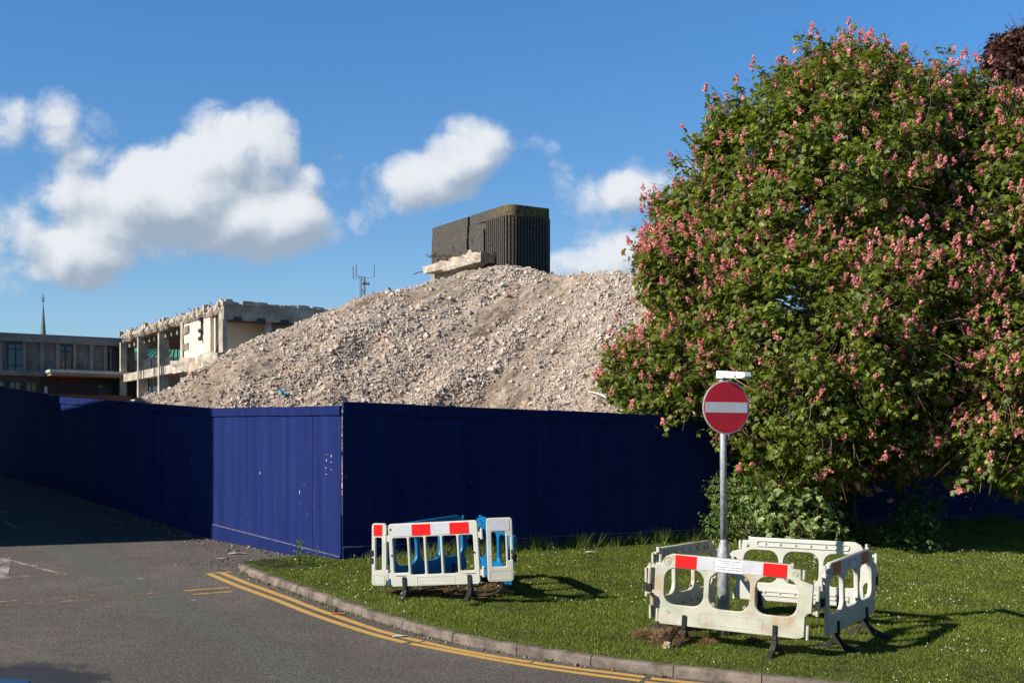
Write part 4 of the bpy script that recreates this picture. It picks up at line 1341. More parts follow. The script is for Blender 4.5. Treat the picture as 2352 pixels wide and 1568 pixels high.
# ------------------------------------------------------------------ brick building with green roof
def brick_house():
    Fb = Fr(300, 118, D2, D1)
    root = Fb.root('brick_building')
    t0 = Fb.t(290); tm = Fb.t(392); t1 = Fb.t(520)
    e = Fb.z(827, Fb.t(345)); ridge = Fb.z(792, Fb.t(400), 6)
    mb = MB(); Fb.box(mb, t0, t1, 0, 12, 1.0, e); mb.build('wall', M['brick_red'], root)
    mb = MB(); Fb.box(mb, t0 - .3, t1 + .3, -.4, 0.05, e - .05, e + .28); mb.build('eaves', M['canopy'], root)
    mb = MB()
    A = [Fb.P(t0 - .4, -.5, e + .28), Fb.P(t1 + .4, -.5, e + .28), Fb.P(t1 + .4, 12.4, e + .28), Fb.P(t0 - .4, 12.4, e + .28), Fb.P(Fb.t(445), 6, ridge + 0.9), Fb.P(t1 - 3, 6, ridge + 0.9), Fb.P(t0 - 5, 6, ridge - 0.6)]
    mb.v += A; mb.f += [(0, 1, 5, 4), (0, 4, 6), (1, 2, 5), (2, 3, 6, 4, 5), (3, 0, 6), (0, 3, 2, 1)]
    # standing seams
    rf = mb.build('roof', M['roof_green'], root)
    sm = MB()
    for k in np.linspace(0.04, 0.96, 22):
        a = Vector(A[0]).lerp(Vector(A[1]), k); b = Vector(A[4]).lerp(Vector(A[5]), k)
        sm.tube([a + Vector((0, 0, .03)), b + Vector((0, 0, .03))], 0.05, 4)
    sm.build('roof_seam', M['roof_green'], rf)
    mb = MB(); t = Fb.t(355, 6); Fb.box(mb, t - .9, t + .9, 5.6, 6.6, ridge - 1, ridge + .35); mb.build('chimney', M['dark_metal'], root)
    for (xa, xb, ya, yb) in ((338, 345, 838, 861), (353, 361, 836, 860), (339, 344, 890, 905), (353, 360, 888, 903), (376, 384, 836, 858), (398, 406, 838, 858), (321, 327, 840, 860)):
        ta, tb = Fb.t(xa), Fb.t(xb); za = Fb.z(ya, ta); zb_ = Fb.z(yb, ta)
        mb = MB(); zm = za - (za - zb_) * 0.35
        Fb.box(mb, ta - .08, ta + .06, -.06, .02, zb_, za); Fb.box(mb, tb - .06, tb + .08, -.06, .02, zb_, za)
        for z in (za, zm, zb_): Fb.box(mb, ta - .078, tb + .078, -.065, .018, z - .06, z + .06)
        m_ = (ta + tb) / 2; Fb.box(mb, m_ - .04, m_ + .04, -.055, .02, zm, za)
        fr = mb.build('window', M['white_pvc'], root)
        mb = MB(); Fb.box(mb, ta, tb, -.03, .01, zb_, za); mb.build('pane', M['glass_dark'], fr)
    tag(root, 'red brick building with green metal roof seen between the ruin columns', 'building')
brick_house()

# ------------------------------------------------------------------ spire and mast
def spire():
    Y = 210.0
    b = at(99, 775, Y); tp = at(98, 700, Y)
    root = empty('church_spire', (b.x, b.y, 0))
    mb = MB(); w = 0.44
    i = 0
    ring = []
    for k in range(8):
        a = PI / 8 + k * PI / 4; ring.append((w * math.cos(a) / .92, w * math.sin(a) / .92, b.z - 6)); 
    top_r = []
    for k in range(8):
        a = PI / 8 + k * PI / 4; top_r.append((0.08 * math.cos(a), 0.08 * math.sin(a), tp.z))
    mb.v = ring + top_r
    w0 = 0.44 * (tp.z - (b.z - 6)) / (tp.z - b.z)
    mb.v = [(x * w0 / 0.44, y * w0 / 0.44, z) for (x, y, z) in ring] + top_r
    for k in range(8): mb.f.append((k, (k + 1) % 8, 8 + (k + 1) % 8, 8 + k))
    mb.f.append(tuple(range(8, 16)))
    mb.build('spire_cone', M['spire'], root)
    mb = MB(); mb.box(-w0 * 1.1, w0 * 1.1, -w0 * 1.1, w0 * 1.1, 0, b.z - 6); mb.build('church_tower', M['pub_frame'], root)
    mb = MB(); e = at(98, 674, Y)
    mb.tube([(0, 0, tp.z), (0, 0, e.z)], 0.06, 6); mb.box(-.25, .25, -.04, .04, e.z - .9, e.z - .75); mb.box(-.14, .16, -.04, .04, e.z - 1.4, e.z - 1.05)
    mb.build('weather_vane', M['dark_metal'], root)
    tag(root, 'slender pale church spire with vane behind the grey pub', 'spire')
spire()

def mast():
    Y = 62.0
    s = Y / F
    g = lambda x, y: at(x, y, Y)
    base = g(832, 700)
    root = empty('antenna_mast', (base.x, base.y, 0))
    def rel(x, y, dy=0.0):
        p = g(x, y); return Vector((p.x - base.x, dy, p.z))
    def cx(c): return 799.7 + c * .06
    X = lambda c: 799.7 + c * 80 / 1254 * .9408
    Yp = lambda c: 602.1 + c * 80 / 1254 * .9408
    mb = MB()
    legs = [(X(515), 0.0), (X(650), 0.0), (X(585), 0.35)]
    for lx, dy in legs:
        mb.tube([rel(lx, Yp(560), dy), rel(lx, Yp(1600), dy)], 0.018, 5)
    ys = np.arange(560, 1600, 95)
    for k in range(len(ys) - 1):
        a, b = (0, 1) if k % 2 else (1, 0)
        mb.tube([rel(legs[a][0], Yp(ys[k])), rel(legs[b][0], Yp(ys[k + 1]))], 0.012, 4)
        mb.tube([rel(legs[1][0], Yp(ys[k])), rel(legs[2][0], Yp(ys[k + 1]), 0.35)], 0.012, 4)
    mb.build('lattice_mast', M['mast'], root)
    mb = MB()
    mb.tube([rel(X(450), Yp(500)), rel(X(450), Yp(1600))], 0.016, 6); mb.tube([rel(X(485), Yp(600)), rel(X(485), Yp(1600))], 0.013, 6)
    mb.build('cable_pole', M['mast'], root)
    mb = MB()
    mb.tube([rel(X(330), Yp(550)), rel(X(450), Yp(572)), rel(X(650), Yp(560))], 0.014, 5)
    mb.tube([rel(X(205), Yp(632)), rel(X(450), Yp(615))], 0.009, 5); mb.tube([rel(X(650), Yp(600)), rel(X(995), Yp(583))], 0.010, 5)
    mb.tube([rel(X(500), Yp(1105)), rel(X(665), Yp(1112))], 0.025, 5)
    mb.build('cross_arm', M['mast'], root)
    for (xc, y0, y1, xt) in ((205, 640, 205, 182), (325, 550, 130, 305), (993, 590, 155, 998)):
        mb = MB()
        mb.tube([rel(X(xc), Yp(y0)), rel(X(xt), Yp(y1))], 0.006, 5)
        for f in np.linspace(0.18, 1, 4):
            a = rel(X(xc + (xt - xc) * f), Yp(y0 + (y1 - y0) * f)); mb.tube([a - Vector((0, 0, .06)), a + Vector((0, 0, .06))], 0.022, 6)
        build_split(mb, 'dipole_aerial', M['dark_metal'], root)
    mb = MB(); c = rel(X(770), Yp(810)); mb.tube([c + Vector((-.12, 0, 0)), c + Vector((.05, 0, 0))], [0.03, 0.11], 10)
    mb.tube([rel(X(650), Yp(770)), rel(X(715), Yp(770)), rel(X(715), Yp(850)), rel(X(650), Yp(850))], 0.025, 5); c = rel(X(565), Yp(820)); mb.tube([c, c + Vector((.1, 0, .03))], 0.06, 8)
    mb.build('dish', M['dark_metal'], root)
    tag(root, 'thin lattice radio mast with dipole aerials above the rubble ridge', 'mast')
mast()

# ------------------------------------------------------------------ barriers
def foot(parent, x, front=0.30, backl=0.26, drop=0.19, name='foot'):
    mb = MB()
    mb.box(x - 0.024, x + 0.024, -0.046, 0.046, -0.03, 0.13)
    mb.box(x - 0.027, x + 0.027, -0.049, 0.049, 0.055, 0.062)
    pts = [(-0.03, -0.028), (0.03, -0.028), (0.05, -0.07), (0.12, -0.13), (backl, -drop), (backl - 0.02, -drop - 0.03), (0.10, -drop + 0.0), (0.03, -0.125), (-0.03, -0.125), (-0.10, -drop + 0.0), (-front + 0.02, -drop - 0.03), (-front, -drop), (-0.12, -0.13), (-0.05, -0.07)]
    mb.prism(pts, x - 0.030, x + 0.030, 'x')
    mb.box(x - 0.04, x + 0.04, -front - .0, -front + 0.1, -drop - 0.032, -drop - 0.004)
    mb.box(x - 0.04, x + 0.04, backl - .1, backl, -drop - 0.032, -drop - 0.004)
    return mb.build(name, M['rubber'], parent, bevel=0.004)

def panel_mtx(P0, P1, tilt=0.0):
    P0 = Vector(P0); P1 = Vector(P1)
    x = (P1 - P0).normalized(); y = Vector((0, 0, 1)).cross(x).normalized(); z = x.cross(y).normalized()
    m = Matrix((x, y, z)).transposed().to_4x4()
    return Matrix.Translation(P0) @ m @ Matrix.Rotation(tilt, 4, 'X')

def oct_hole(x0, x1, z0, z1, c=0.11):
    pts = []
    for (cx, cz, a0) in ((x1 - c, z1 - c, 0), (x0 + c, z1 - c, 90), (x0 + c, z0 + c, 180), (x1 - c, z0 + c, 270)):
        for k in range(6):
            a = math.radians(a0 + 90 * k / 5); rr = c
            pts.append((cx + rr * math.cos(a), cz + rr * math.sin(a)))
    return pts

def road_barrier(P0, P1, mat, label, group, reds='refl_red', strip=True, sticker=False, feet=(0.45, 1.50), drop=0.19, H=0.82, tilt=0.0, poster=False):
    """2 m long plastic barrier with three large openings; its printed side is local -Y"""
    L = (Vector(P1) - Vector(P0)).length
    root = empty('barrier', mtx=panel_mtx(P0, P1, tilt))
    k = L / 1.97
    S = lambda pts: [(x * k, z) for x, z in pts]
    h = H
    outer = [(0.16, 0.0), (1.76, 0.0), (1.83, 0.03), (1.83, 0.25), (1.86, 0.29), (1.90, 0.295), (1.90, 0.62), (1.76, 0.66), (1.75, 0.775), (1.66, 0.775), (1.655, 0.80), (1.64, h), (0.27, h), (0.19, h - 0.035), (0.15, h - 0.10), (0.15, 0.70), (0.07, 0.70), (0.07, 0.33), (0.13, 0.30), (0.15, 0.26), (0.13, 0.04)]
    holes = [oct_hole(0.19, 0.66, 0.235, 0.655, .13), oct_hole(0.725, 1.195, 0.235, 0.655, .13), oct_hole(1.26, 1.73, 0.235, 0.655, .13)]
    plate('panel', S(outer), [S(q) for q in holes], 0.055, M[mat], root, 0.010)
    # connector pins and knuckles at both ends
    mb = MB()
    for (x, z0, z1) in ((0.0, 0.33, 0.69), (1.955, 0.27, 0.61)):
        mb.tube([(x * k, 0, z0), (x * k, 0, z1)], 0.021, 8)
    mb.box(0.0 * k, 0.075 * k, -.014, .014, 0.64, 0.675); mb.box(0, 0.075 * k, -.014, .014, 0.345, 0.38)
    mb.box(1.895 * k, 1.955 * k, -.014, .014, 0.285, 0.32); mb.box(1.895 * k, 1.955 * k, -.014, .014, 0.56, 0.595)
    mb.tube([(0.115 * k, 0, 0.02), (0.115 * k, 0, 0.17)], 0.019, 8); mb.tube([(1.86 * k, 0, 0.0), (1.86 * k, 0, 0.16)], 0.019, 8)
    mb.tube([(0.12 * k, 0, 0.70), (0.12 * k, 0, 0.80)], 0.019, 8); mb.tube([(1.79 * k, 0, 0.66), (1.79 * k, 0, 0.77)], 0.019, 8)
    mb.box(1.64 * k, 1.67 * k, -.02, .02, 0.77, h + 0.012)
    build_split(mb, 'hinge_pin', M[mat], root, bevel=0.003)
    mb = MB(); mb.box(1.93 * k, 1.985 * k, -.03, .03, .34, .44); mb.box(-.03 * k, .03 * k, -.03, .03, .36, .45)
    build_split(mb, 'rubber_clip', M['rubber'], root, bevel=0.004)
    # ring lugs in the middle opening, round bosses
    mb = MB()
    for (x, z) in ((0.775, 0.605), (1.145, 0.605), (0.775, 0.285), (1.145, 0.285)):
        for q in range(10):
            a = 2 * PI * q / 10; b = 2 * PI * (q + 1) / 10
            mb.tube([((x * k + .015 * math.cos(a)), -.01, z + .015 * math.sin(a)), ((x * k + .015 * math.cos(b)), -.01, z + .015 * math.sin(b))], 0.0075, 5, False)
    build_split(mb, 'ring_lug', M[mat], root)
    for (x, z, r) in ((0.215, 0.735, 0.040), (1.695, 0.72, 0.028), (0.25, 0.15, 0.025)):
        mb = MB()
        for q in range(14):
            a = 2 * PI * q / 14; b = 2 * PI * (q + 1) / 14
            mb.tube([(x * k + r * math.cos(a), -.028, z + r * math.sin(a)), (x * k + r * math.cos(b), -.028, z + r * math.sin(b))], 0.006, 5, False)
        mb.tube([(x * k, -.036, z), (x * k, -.02, z)], r * 0.35, 8)
        mb.build('boss', M[mat], root, smooth=False)
    # stiffening channel and bolts on the rear face
    for (z0, z1) in ((0.705, 0.785), (0.075, 0.14)):
        ring = plate('stiffening_channel', S(rrect(0.33, 1.56, z0, z1, 0.035)), [S(rrect(0.345, 1.545, z0 + .014, z1 - .014, 0.022))], 0.018, M[mat], root, 0.004, y0=0.032)
    mb = MB()
    for q in range(6):
        x = (0.44 + q * 0.2) * k
        mb.tube([(x, .024, .745), (x, .045, .745)], [.02, .014], 10); mb.tube([(x, .024, .108), (x, .045, .108)], [.017, .012], 10)
    mb.tube([(1.69 * k, .024, .72), (1.69 * k, .05, .72)], .018, 10)
    build_split(mb, 'bolt_head', M[mat], root)
    # moulded label recess on the printed side
    plate('moulded_recess', S(rrect(0.62, 1.36, 0.05, 0.185, 0.004)), [S(rrect(0.626, 1.354, 0.056, 0.179, 0.003))], 0.004, M[mat], root, 0.001, y0=-0.0285)
    if strip:
        mb = MB(); mb.box(0.31 * k, 1.60 * k, -0.0315, -0.027, 0.667, 0.812); mb.build('reflective_strip', M['refl_white'], root)
        for (a, b) in ((0.31, 0.565), (1.335, 1.60)):
            mb = MB(); mb.box(a * k, b * k, -0.0345, -0.0316, 0.668, 0.811); mb.build('red_reflector', M[reds], root)
    if sticker:
        mb = MB(); mb.box(0.79 * k, 1.11 * k, -0.0345, -0.0316, 0.662, 0.812); st = mb.build('notice_sticker', M['sticker'], root)
        rows = [('Northamptonshire Streetlighting', .0205, .792, 'ink', 0.0), ('Managed by the contractor', .013, .768, 'ink', 0), ('today & tomorrow', .013, .751, 'ink', 0),
                ('During Office Hours', .0205, .722, 'ink', -.062), ('Out of Office Hours', .0205, .694, 'ink', -.062), ('0800 0000 257', .0205, .722, 'ink_red', .088), ('0800 0000 294', .0205, .694, 'ink_red', .088)]
        for (tx, sz, z, mt, dx) in rows:
            mtx = Matrix.Translation((0.95 * k + dx, -0.0352, z)) @ Matrix.Rotation(PI / 2, 4, 'X')
            text_obj('lettering', tx, sz, M[mt], mtx, st, 0.0004)
    if poster:
        mb = MB(); mb.box(0.78 * k, 1.10 * k, -0.0345, -0.0316, 0.672, 0.806); st = mb.build('notice_sticker', M['sticker'], root)
        mb = MB()
        for q in range(7):
            mb.box(0.80 * k, (1.0 + random.uniform(-.12, .05)) * k, -0.0352, -0.0347, 0.69 + q * .015, 0.695 + q * .015)
        mb.build('printed_lines', M['ink'], st)
        mb = MB(); mb.box(1.06 * k, 1.09 * k, -0.0352, -0.0347, 0.74, 0.79); mb.build('blue_mark', M['plastic_blue'], st)
    for f in feet:
        foot(root, f * k, drop=drop)
    tag(root, label, 'barrier', group)
    return root

def gp(x, y, z_add=0.0, Y=None):
    """3D point seen at picture (x,y) at depth Y"""
    return at(x, y, Y)

G2 = 'barriers around the no entry sign'
# bottom corners given by picture position and depth
f0 = at(1487, 1427, 14.2); f1 = at(1877, 1472, 13.4)
road_barrier(f0, f1, 'barrier_dirty', 'stained cream barrier with white notice sticker, in front of the no entry post', G2, sticker=True)
r0 = at(1889, 1466, 13.55); r1 = at(2012, 1404, 15.15)
road_barrier(r0, r1, 'barrier_white', 'shaded white barrier with orange reflectors, right side of the sign enclosure', G2, reds='refl_orange', poster=True, drop=0.2)
b0 = at(2010, 1397, 15.25); b1 = at(1668, 1372, 16.1)
road_barrier(b0, b1, 'barrier_white', 'sunlit white barrier behind the post, its ribbed inner face showing', G2, drop=0.19)
l0 = at(1648, 1380, 15.95); l1 = at(1484, 1421, 14.4)
road_barrier(l0, l1, 'barrier_dirty', 'angled cream barrier left of the no entry post, seen from inside', G2, drop=0.2)

G1 = 'barriers around the excavation near the hoarding corner'
def gate_panel(P0, P1, label, W, holes, reds, whites, H=0.845, feet=(), knuckL=False, knuckR=False, outerslot=None, drop=0.19, clip=None):
    L = (Vector(P1) - Vector(P0)).length
    root = empty('barrier', mtx=panel_mtx(P0, P1)); k = L / W
    S = lambda pts: [(x * k, z) for x, z in pts]
    hl_ = [S(rrect(a, b, c, d, 0.022)) for (a, b, c, d) in holes]
    if outerslot: hl_.append(S(rrect(*outerslot, 0.008)))
    plate('panel', S(rrect(0, W, 0, H, 0.045)), hl_, 0.05, M['barrier_white'], root, 0.009)
    for (a, b, mt, nm) in [(a, b, 'refl_red', 'red_reflector') for a, b in reds] + [(a, b, 'refl_white', 'white_reflector') for a, b in whites]:
        mb = MB(); mb.box(a * k, b * k, -0.029, -0.0245, 0.675, 0.825); mb.build(nm, M[mt], root)
    mb = MB()
    def kn(x, s):
        for z in (0.10, 0.60):
            mb.box(min(x, x + s * .045), max(x, x + s * .045), -.018, .018, z + .01, z + .09)
            mb.tube([(x + s * .05, -.005, z - .01), (x + s * .05, -.005, z + .12), (x + s * .05, -.005, z + .135)], [0.02, 0.02, 0.008], 10)
    if knuckL: kn(0.004, -1)
    if knuckR: kn(L - 0.004, 1)
    if mb.v: build_split(mb, 'hinge_pin', M['barrier_white'], root, bevel=0.003)
    if clip:
        mb = MB(); x, z0, z1 = clip; mb.box(x - .022, x + .022, -.034, .034, z0, z0 + (z1 - z0) * .42); mb.box(x - .026, x + .026, -.034, .034, z0 + (z1 - z0) * .55, z1); build_split(mb, 'rubber_clip', M['rubber'], root, bevel=0.004)
    if W > 1:
        plate('moulded_recess', S(rrect(0.37, 0.9, 0.02, 0.125, 0.004)), [S(rrect(0.376, 0.894, 0.026, 0.119, 0.003))], 0.004, M['barrier_white'], root, 0.001, y0=-0.0262)
        mb = MB()
        for x in (0.08, 1.05): mb.box(x * k, (x + .15) * k, -.0275, -.0245, 0.140, 0.148)
        for (x, z) in ((.035, .42), (1.19, .42), (0.035, .77)): mb.tube([(x * k, -.031, z), (x * k, -.02, z)], .013, 10)
        build_split(mb, 'moulded_slot', M['rubber'], root)
    else:
        plate('moulded_recess', S(rrect(0.03, W - 0.03, 0.03, 0.15, 0.004)), [S(rrect(0.035, W - 0.035, 0.035, 0.145, 0.003))], 0.004, M['barrier_white'], root, 0.001, y0=-0.0262)
    for f in feet: foot(root, f * k, front=0.26, backl=0.22, drop=drop)
    tag(root, label, 'barrier', G1)
    return root
H5 = [(.055, .258, .185, .65), (.292, .49, .155, .655), (.525, .722, .155, .655), (.755, .952, .155, .655), (.985, 1.18, .185, .655)]
gate_panel(at(900, 1347, 16.4), at(1105, 1340, 16.1), 'wide white gate barrier with five slots and red and white band', 1.25, H5, [(.335, .60), (.865, 1.13)], [(.08, .335), (.60, .865)], feet=(0.19, 1.10), knuckL=True, knuckR=True, drop=0.17)
gate_panel(at(855, 1344, 16.5), at(889, 1345, 16.45), 'narrow white barrier leaf with one red reflector, left end of its group', 0.22, [(.055, .15, .21, .65)], [(.03, .155)], [], clip=(.0, .30, .48))
gate_panel(at(1121, 1336, 16.1), at(1181, 1334, 16.1), 'narrow white barrier leaf with plain grey reflector, right end of its group', 0.36, [(.07, .26, .20, .66)], [], [(.045, .315)], clip=(.34, .30, .42), outerslot=(.29, .32, .28, .6))
road_barrier(at(1080, 1304, 18.1), at(884, 1345, 16.7), 'barrier_blue', 'long bright blue barrier behind the white gate barriers', G1, strip=False, drop=0.15, feet=(0.45, 1.5))
road_barrier(at(1180, 1348, 16.35), at(1088, 1306, 18.1), 'barrier_blue', 'short angled bright blue barrier behind the right white leaf', G1, strip=False, drop=0.15, feet=(0.45, 1.5))

# ------------------------------------------------------------------ no entry sign post
def sign_post():
    X, Y = (1662 - HX) / F * 14.55, 14.55
    g = float(gz(X, Y)) + LZ
    root = empty('no_entry_sign_post', (X, Y, g))
    zz = lambda y: CZ + (HY - y) / F * Y - g
    mb = MB(); mb.tube([(0, 0, -0.05), (0, 0, zz(1266)), (0, 0, zz(1243)), (0, 0, zz(1241) + .01)], [0.074, 0.074, 0.045, 0.041], 28)
    mb.build('base_sleeve', M['steel'], root, smooth=True)
    mb = MB(); mb.tube([(0, 0, zz(1244)), (-0.008, 0, zz(866))], 0.039, 24); mb.build('pole', M['steel'], root, smooth=True)
    nrm = Vector((0.36, -0.933, 0)).normalized(); right = Vector((-nrm.y, nrm.x, 0))
    c = Vector((-0.012, 0, zz(936))) + nrm * 0.075
    R = 0.318
    def disc(r, d0, d1, name, mat):
        mb = MB(); n = 64; i = 0
        for d in (d0, d1):
            for k in range(n):
                a = 2 * PI * k / n; p = c + right * (r * math.cos(a)) + Vector((0, 0, r * math.sin(a))) + nrm * d; mb.v.append(tuple(p))
        mb.f.append(tuple(range(n))); mb.f.append(tuple(range(2 * n - 1, n - 1, -1)))
        for k in range(n): mb.f.append((k, (k + 1) % n, n + (k + 1) % n, n + k))
        return mb.build(name, mat, root)
    disc(R, 0, 0.012, 'sign_back', M['sign_grey'])
    dfc = disc(R - 0.002, 0.0121, 0.0135, 'sign_border', M['sign_white']); disc(R - 0.014, 0.0136, 0.0150, 'sign_face', M['sign_red'])
    mb = MB(); w, h = 0.285, 0.062
    mb.box8([tuple(c + right * a + Vector((0, 0, b)) + nrm * d) for d in (0.0151, 0.0165) for (a, b) in ((-w, -h), (w, -h), (w, h), (-w, h))])
    mb.build('white_bar', M['sign_white'], root, bevel=0.0)
    mb = MB()
    for dz in (-.16, .16):
        q = c + Vector((0, 0, dz)); mb.box8([tuple(q + right * a + Vector((0, 0, b)) + nrm * d) for d in (-0.125, -0.0005) for (a, b) in ((-.05, -.02), (.05, -.02), (.05, .02), (-.05, .02))])
    mb.build('clip_bracket', M['sign_grey'], root)
    # sign light
    z0 = zz(865); z1 = zz(848)
    mb = MB()
    prof = [(-0.06, 0.0), (0.08, 0.0), (0.12, 0.018), (0.55, 0.018), (0.565, 0.03), (0.55, 0.078), (0.10, 0.088), (-0.045, 0.092), (-0.06, 0.08)]
    n = len(prof); i = 0
    for s in (-0.058, 0.058):
        for (a, b) in prof:
            tp = 1.0 if a < 0.12 else 0.8
            mb.v.append(tuple(Vector((-0.01, 0, z0 + b - 0.02 - a * 0.07)) + nrm * a + right * (s * tp)))
    mb.f.append(tuple(range(n))); mb.f.append(tuple(range(2 * n - 1, n - 1, -1)))
    for k in range(n): mb.f.append((k, n + k, n + (k + 1) % n, (k + 1) % n))
    hd = mb.build('lamp_housing', M['lamp_white'], root, bevel=0.008)
    mb = MB(); 
    def bx(a0, a1, s0, s1, h0, h1):
        mb.box8([tuple(Vector((-0.01, 0, z0 + h - 0.02 - a * 0.07)) + nrm * a + right * s) for h in (h0, h1) for (a, s) in ((a0, s0), (a1, s0), (a1, s1), (a0, s1))])
    bx(0.32, 0.37, -.062, .062, 0.03, 0.085); mb.build('lamp_clip', M['lamp_white'], root)
    mb = MB(); bx(0.14, 0.53, -.049, .049, 0.006, 0.017); mb.build('lamp_lens', M['refl_white'], root)
    mb = MB(); mb.tube([(-0.008, 0, zz(867)), (-0.008, 0, zz(862))], 0.048, 20); mb.build('pole_cap', M['lamp_white'], root)
    tag(root, 'galvanised post with round red no entry sign and sign light', 'sign post')
sign_post()

# ------------------------------------------------------------------ foliage
TR = px2g(1945, 1243)
YT = TR[1]
def palmate(C, Nrm, Dn, size, n_leaf=5, spread=72, wid=0.21, seed=1):
    """C (n,3) leaf bases, Nrm normals, Dn direction; returns verts, quads"""
    rng = np.random.default_rng(seed)
    n = len(C)
    Nrm = unit(Nrm); Dn = unit(Dn - Nrm * (Dn * Nrm).sum(1, keepdims=True)); Sd = np.cross(Nrm, Dn)
    out = []
    for k in range(n_leaf):
        f = (k - (n_leaf - 1) / 2) / max((n_leaf - 1) / 2, 1) if n_leaf > 1 else 0.0
        th = math.radians(spread) * f + rng.normal(0, 0.10, n)
        L = size * (1 - 0.32 * abs(f)) * rng.uniform(0.85, 1.1, n)
        d = Dn * np.cos(th)[:, None] + Sd * np.sin(th)[:, None]
        p = np.cross(Nrm, d)
        droop = rng.uniform(0.05, 0.4, n)
        tip = C + d * L[:, None] - Nrm * (L * droop)[:, None]
        mid = C + d * (L * 0.58)[:, None] - Nrm * (L * droop * 0.2)[:, None]
        w = (L * wid)[:, None] * (1 if n_leaf > 1 else 1.6)
        a = mid + p * w - Nrm * w * 0.25; b = mid - p * w - Nrm * w * 0.25
        out.append(np.stack([C, a, tip, b], 1))
    V = np.concatenate(out, 0).reshape(-1, 3)
    Fc = np.arange(len(V)).reshape(-1, 4)
    return V, Fc

def panicles(P, A, length, seed=2, nf=24, fs=0.020):
    rng = np.random.default_rng(seed); n = len(P)
    A = unit(A)
    ref = unit(rng.normal(size=(n, 3))); S1 = unit(np.cross(A, ref)); S2 = np.cross(A, S1)
    t = np.linspace(0.05, 1, nf)[None, :] * np.ones((n, 1)) + rng.normal(0, .02, (n, nf))
    rad = (0.36 * (1 - 0.75 * t)) * rng.uniform(0.5, 1.1, (n, nf))
    ang = rng.uniform(0, 2 * PI, (n, nf))
    L = length[:, None]
    c = P[:, None] + A[:, None] * (t * L)[..., None] + (S1[:, None] * np.cos(ang)[..., None] + S2[:, None] * np.sin(ang)[..., None]) * (rad * L)[..., None]
    c = c.reshape(-1, 3); m = len(c)
    s = rng.uniform(0.7, 1.3, m)[:, None] * fs
    u = unit(rng.normal(size=(m, 3))); v = unit(np.cross(u, rng.normal(size=(m, 3)))); w = np.cross(u, v)
    q1 = np.stack([c + u * s, c + v * s, c - u * s, c - v * s], 1); q2 = np.stack([c + u * s, c + w * s, c - u * s, c - w * s], 1)
    V = np.concatenate([q1, q2], 1).reshape(-1, 3)     # 8 verts per floret, ordered per panicle
    return V, np.arange(len(V)).reshape(-1, 4), nf * 8

def bez(a, b, c, n):
    return [a * (1 - t) ** 2 + b * 2 * t * (1 - t) + c * t * t for t in np.linspace(0, 1, n)]

